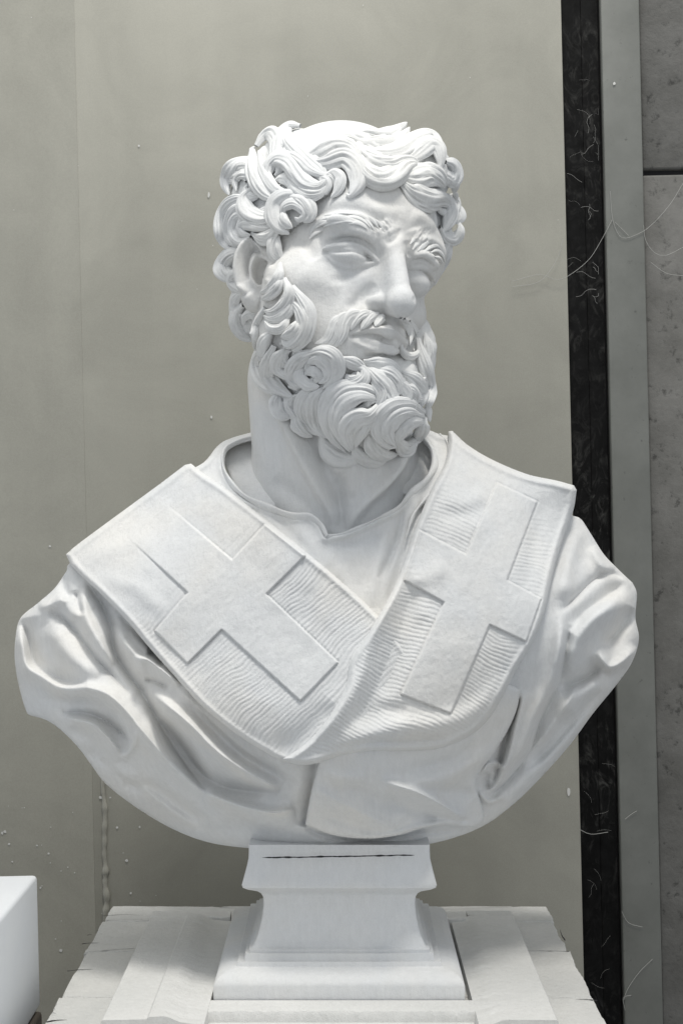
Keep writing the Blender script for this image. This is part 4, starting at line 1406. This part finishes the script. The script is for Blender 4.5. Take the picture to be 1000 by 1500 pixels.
M_WEB, nt, b = new_mat('cobweb_thread'); b.inputs['Base Color'].default_value = (.42, .42, .40, 1); b.inputs['Roughness'].default_value = .9
M_FLOOR, nt, b = new_mat('workshop_floor')
v_ = coords(nt)
nt.links.new(ramp(nt, noise(nt, v_, 3, 5), [(.3, .18), (.7, .28)]), b.inputs['Base Color']); b.inputs['Roughness'].default_value = .8

xj = at(118, 300, DW)[0]; xp = at(826, 600, DW)[0]
def xat(px, py=700): return float(at(px, py, DW)[0])
xr0 = xat(837.5); xr1 = xat(895); xt1 = xat(951)
rawbox('wall_panel', -2.5, xr0, yw, yw + .05, 0, 3.2, M_WALL, None, .001)
wp = bpy.data.objects['wall_panel']; tag(wp, 'large matt grey-green painted wall panel behind the bust', 'wall')
# panel joint on the left: a thin raised overlap sheet
xj0 = xat(125)
o = rawbox('overlap_sheet', -2.49, xj0, yw - .0005, yw - .0001, .05, 3.15, M_WALL, wp, 0)
# sealant drip running down the joint
K = 60; zz = np.linspace(float(at(140, 1335, DW)[2]) - .05, float(at(135, 1118, DW)[2]), K)
vv = []; M = 10
r_ = np.random.default_rng(3)
off = gsm(r_.random(K) - .5, 8) * .012; rad = .0028 + .0022 * np.abs(gsm(r_.random(K) - .5, 2)) * 4
rad *= np.sqrt(np.clip(np.arange(K)[::-1] / 8, 0, 1)) + .02
x_j = xat(138)
for i in range(K):
    for j in range(M):
        a_ = 2 * math.pi * j / M
        vv.append((x_j + .003 + off[i] + rad[i] * math.cos(a_), yw - .001 - rad[i] * .8 * math.sin(a_), zz[i]))
fs = [(i * M + j, i * M + (j + 1) % M, (i + 1) * M + (j + 1) % M, (i + 1) * M + j) for i in range(K - 1) for j in range(M)]
mesh_obj('sealant_bead', vv, fs, M_WALL, wp, raw=True)
# white splashes stuck to the panel
def blobs(spots, name, mat, parent, y):
    V, Fc = [], []
    for (px_, py_, rw, rh) in spots:
        c_ = at(px_, py_, DW); s0 = len(V); k = 9
        V.append((c_[0], y - .00025, c_[2]))
        for j in range(k):
            a_ = 2 * math.pi * j / k; q_ = .8 + .4 * random.random()
            V.append((c_[0] + rw * S * q_ * math.cos(a_), y - .0002, c_[2] + rh * S * q_ * math.sin(a_)))
        for j in range(k):
            Fc.append((s0, s0 + 1 + (j + 1) % k, s0 + 1 + j))
    return mesh_obj(name, V, Fc, mat, parent, smooth=False, raw=True)
sp = [(306, 286, 2, 6), (204, 214, 2, 2), (172, 1212, 2.2, 2.2), (186, 1260, 3, 2.6), (148, 1168, 3.5, 3), (14, 1236, 2.5, 2), (55, 1238, 2, 1.6), (8, 1218, 3, 3), (72, 1250, 2, 2), (19, 1262, 2, 1.5),
      (100, 1270, 1.5, 1.5), (110, 1278, 1.5, 1.2), (192, 1308, 2, 2), (310, 611, 2, 3), (832, 1160, 3, 8), (205, 1211, 2, 2), (162, 1168, 2, 1.5), (74, 800, 2, 2), (4, 1220, 2, 3), (60, 1300, 2, 2), (90, 1392, 3, 3), (82, 1375, 1.3, 1.3)]
sp += [(random.uniform(0, 330), random.uniform(1150, 1420), random.uniform(.6, 1.4), random.uniform(.6, 1.4)) for _ in range(26)]
sp += [(random.uniform(0, 820), random.uniform(0, 1200), random.uniform(.5, 1.0), random.uniform(.5, 1.2)) for _ in range(20)]
blobs(sp, 'paint_splash', M_WHITE, wp, yw - .0012)

st_ = empty('black_strip', (xr0, yw, 0), 'tall black rubber strip full of cobwebs beside the grey wall panel', 'strip')
rawbox('rubber_face', xr0 + .0005, (xr0 + xr1) / 2 - .0001, yw + .004, yw + .05, 0, 3.2, M_RUB, st_, .001)
rawbox('rubber_face', (xr0 + xr1) / 2 + .0001, xr1 - .004, yw + .0046, yw + .05, 0, 3.2, M_RUB, st_, .001)
rawbox('gap', xr1 - .0045, xr1, yw + .02, yw + .05, 0, 3.2, M_DARK, st_, 0)
tr = rawbox('metal_trim', xr1, xt1, yw - .004, yw + .05, 0, 3.2, M_TRIM, None, .002, 2)
tag(tr, 'green-grey painted metal strip between black rubber and concrete blocks', 'trim')
blobs([(898, 124, 2.5, 3)], 'paint_splash', M_WHITE, tr, yw - .0055)
bw = empty('concrete_wall', (xt1 + .3, yw, 0), 'rough grey concrete block wall at the right edge', 'wall')
zj = float(at(970, 250, DW)[2])
for k in range(-4, 4):
    z0_ = zj + .004 + k * 1.45; z1_ = z0_ + 1.442
    if z1_ < 0.05: continue
    rawbox('concrete_block', xt1 + .001, xt1 + 1.2, yw + .008, yw + .12, max(0, z0_), min(3.2, z1_), M_CONC, bw, .004, 2)
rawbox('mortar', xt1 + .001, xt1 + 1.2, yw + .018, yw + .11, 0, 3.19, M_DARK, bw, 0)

# cobwebs: fine threads in front of strip and wall
def thread(soup, pts, rad=.0004, y=None):
    pts = catmull([(x, y_) for x, y_ in pts], 6)
    c_ = world(P(pts[:, 0], pts[:, 1], DW - 8)); c_[:, 1] = y if y is not None else yw - .006
    M = 4; V = []
    tn = np.gradient(c_, axis=0); tn /= np.linalg.norm(tn, axis=1, keepdims=True) + 1e-9
    n1 = np.cross(tn, [0, 1, 0]); n2 = np.array([0, 1.0, 0])
    for j in range(M):
        a_ = 2 * math.pi * j / M
        V.append(c_ + n1 * rad * math.cos(a_) + n2 * rad * math.sin(a_))
    V = np.stack(V, 1).reshape(-1, 3); K = len(c_)
    i = np.arange(K - 1)[:, None] * M; j = np.arange(M)[None]; j2 = (j + 1) % M
    soup.add(V, np.stack([i + j, i + j2, i + M + j2, i + M + j], -1).reshape(-1, 4))

WEB = Soup()
for p_ in [[(1000, 268), (980, 300), (955, 328), (935, 342), (910, 348), (897, 322), (893, 280)],
           [(896, 322), (880, 352), (862, 380), (835, 402), (815, 410), (790, 402), (750, 412)],
           [(942, 330), (945, 352), (958, 370), (975, 374), (1000, 362)], [(900, 325), (920, 345)],
           [(952, 384), (975, 400), (1000, 404)], [(750, 420), (790, 412), (815, 380), (824, 350)]]:
    thread(WEB, p_, .00032)
for k in range(26):
    cy = random.choice([115, 170, 205, 215, 245, 300, 390, 425]) + random.gauss(0, 16)
    cx_ = random.uniform(830, 874); a_ = random.uniform(-.9, .9); L_ = random.uniform(10, 34)
    pts = [(cx_, cy)]
    for s__ in range(4):
        a_ += random.uniform(-.7, .7)
        pts.append((min(877, max(828, pts[-1][0] + math.cos(a_) * L_ / 4)), pts[-1][1] + math.sin(a_) * L_ / 4))
    thread(WEB, pts, random.choice((.00006, .0001, .00016)), yw + .001)
for k in range(10):
    cy = random.uniform(1060, 1480); cx_ = random.uniform(850, 885); a_ = random.uniform(-1.2, 1.2)
    pts = [(cx_, cy)]
    for s__ in range(3):
        a_ += random.uniform(-.7, .7); pts.append((pts[-1][0] + math.cos(a_) * 7, pts[-1][1] + math.sin(a_) * 7))
    thread(WEB, pts, .00008, yw + .001)
for p_ in [[(913, 1465), (918, 1450), (935, 1425), (955, 1405)], [(915, 1480), (912, 1462), (924, 1458)], [(910, 1335), (920, 1352), (940, 1358)], [(915, 1200), (925, 1192), (932, 1188)], [(848, 1215), (865, 1222), (890, 1219)]]:
    thread(WEB, p_, .00032)
web = WEB.build if False else None
vv = np.concatenate(WEB.v); ff = np.concatenate(WEB.f)
wb = mesh_obj('cobweb', vv, ff, M_WEB, None, raw=True); wb['kind'] = 'stuff'
tag(wb, 'dusty grey cobweb threads hanging across the black strip and trim', 'cobweb')

fl = rawbox('floor', -3, 3, -3.5, yw, -.1, 0, M_FLOOR, None, 0); fl['kind'] = 'structure'

# =================================================================== CAMERA, LIGHT
sc = bpy.context.scene
cam = bpy.data.cameras.new('camera'); co = bpy.data.objects.new('camera', cam); sc.collection.objects.link(co)
from mathutils import Matrix
co.matrix_world = Matrix(((CR, SR, 0, 0), (0, 0, -1, -D0 * S), (-SR, CR, 0, EYE), (0, 0, 0, 1)))
cam.sensor_fit = 'VERTICAL'; cam.sensor_height = 36.0; cam.lens = D0 / 1500 * 36
cam.clip_start = .05; cam.clip_end = 50
sc.camera = co

w_ = bpy.data.worlds.new('World'); sc.world = w_; w_.use_nodes = True
bg = w_.node_tree.nodes['Background']; bg.inputs[0].default_value = (.92, .96, 1.0, 1); bg.inputs[1].default_value = .60


def area(name, loc, target, size, power, col, size2=None):
    l = bpy.data.lights.new(name, 'AREA'); l.shape = 'RECTANGLE'; l.size = size; l.size_y = size2 or size; l.energy = power; l.color = col
    o = bpy.data.objects.new(name, l); sc.collection.objects.link(o); o.location = loc
    from mathutils import Vector
    o.rotation_euler = (Vector(target) - Vector(loc)).to_track_quat('-Z', 'Y').to_euler()
    return o


area('overhead_lamp_and_fill', (.60, -1.25, 5.8), (0, 0, 1.2), .45, 102, (1, .965, .90), .8)
area('overhead_lamp_and_fill', (-.5, -.35, 3.5), (-.2, .45, 1.7), 2.2, 17, (1, .985, .95), .4)  # unseen fill light added to brighten the upper wall, no real fixture

sc.view_settings.view_transform = 'Standard'; sc.view_settings.look = 'None'; sc.view_settings.gamma = 1
sc.view_settings.exposure = .12
sc.view_settings.use_curve_mapping = False
print('scene built', time.time() - T0)
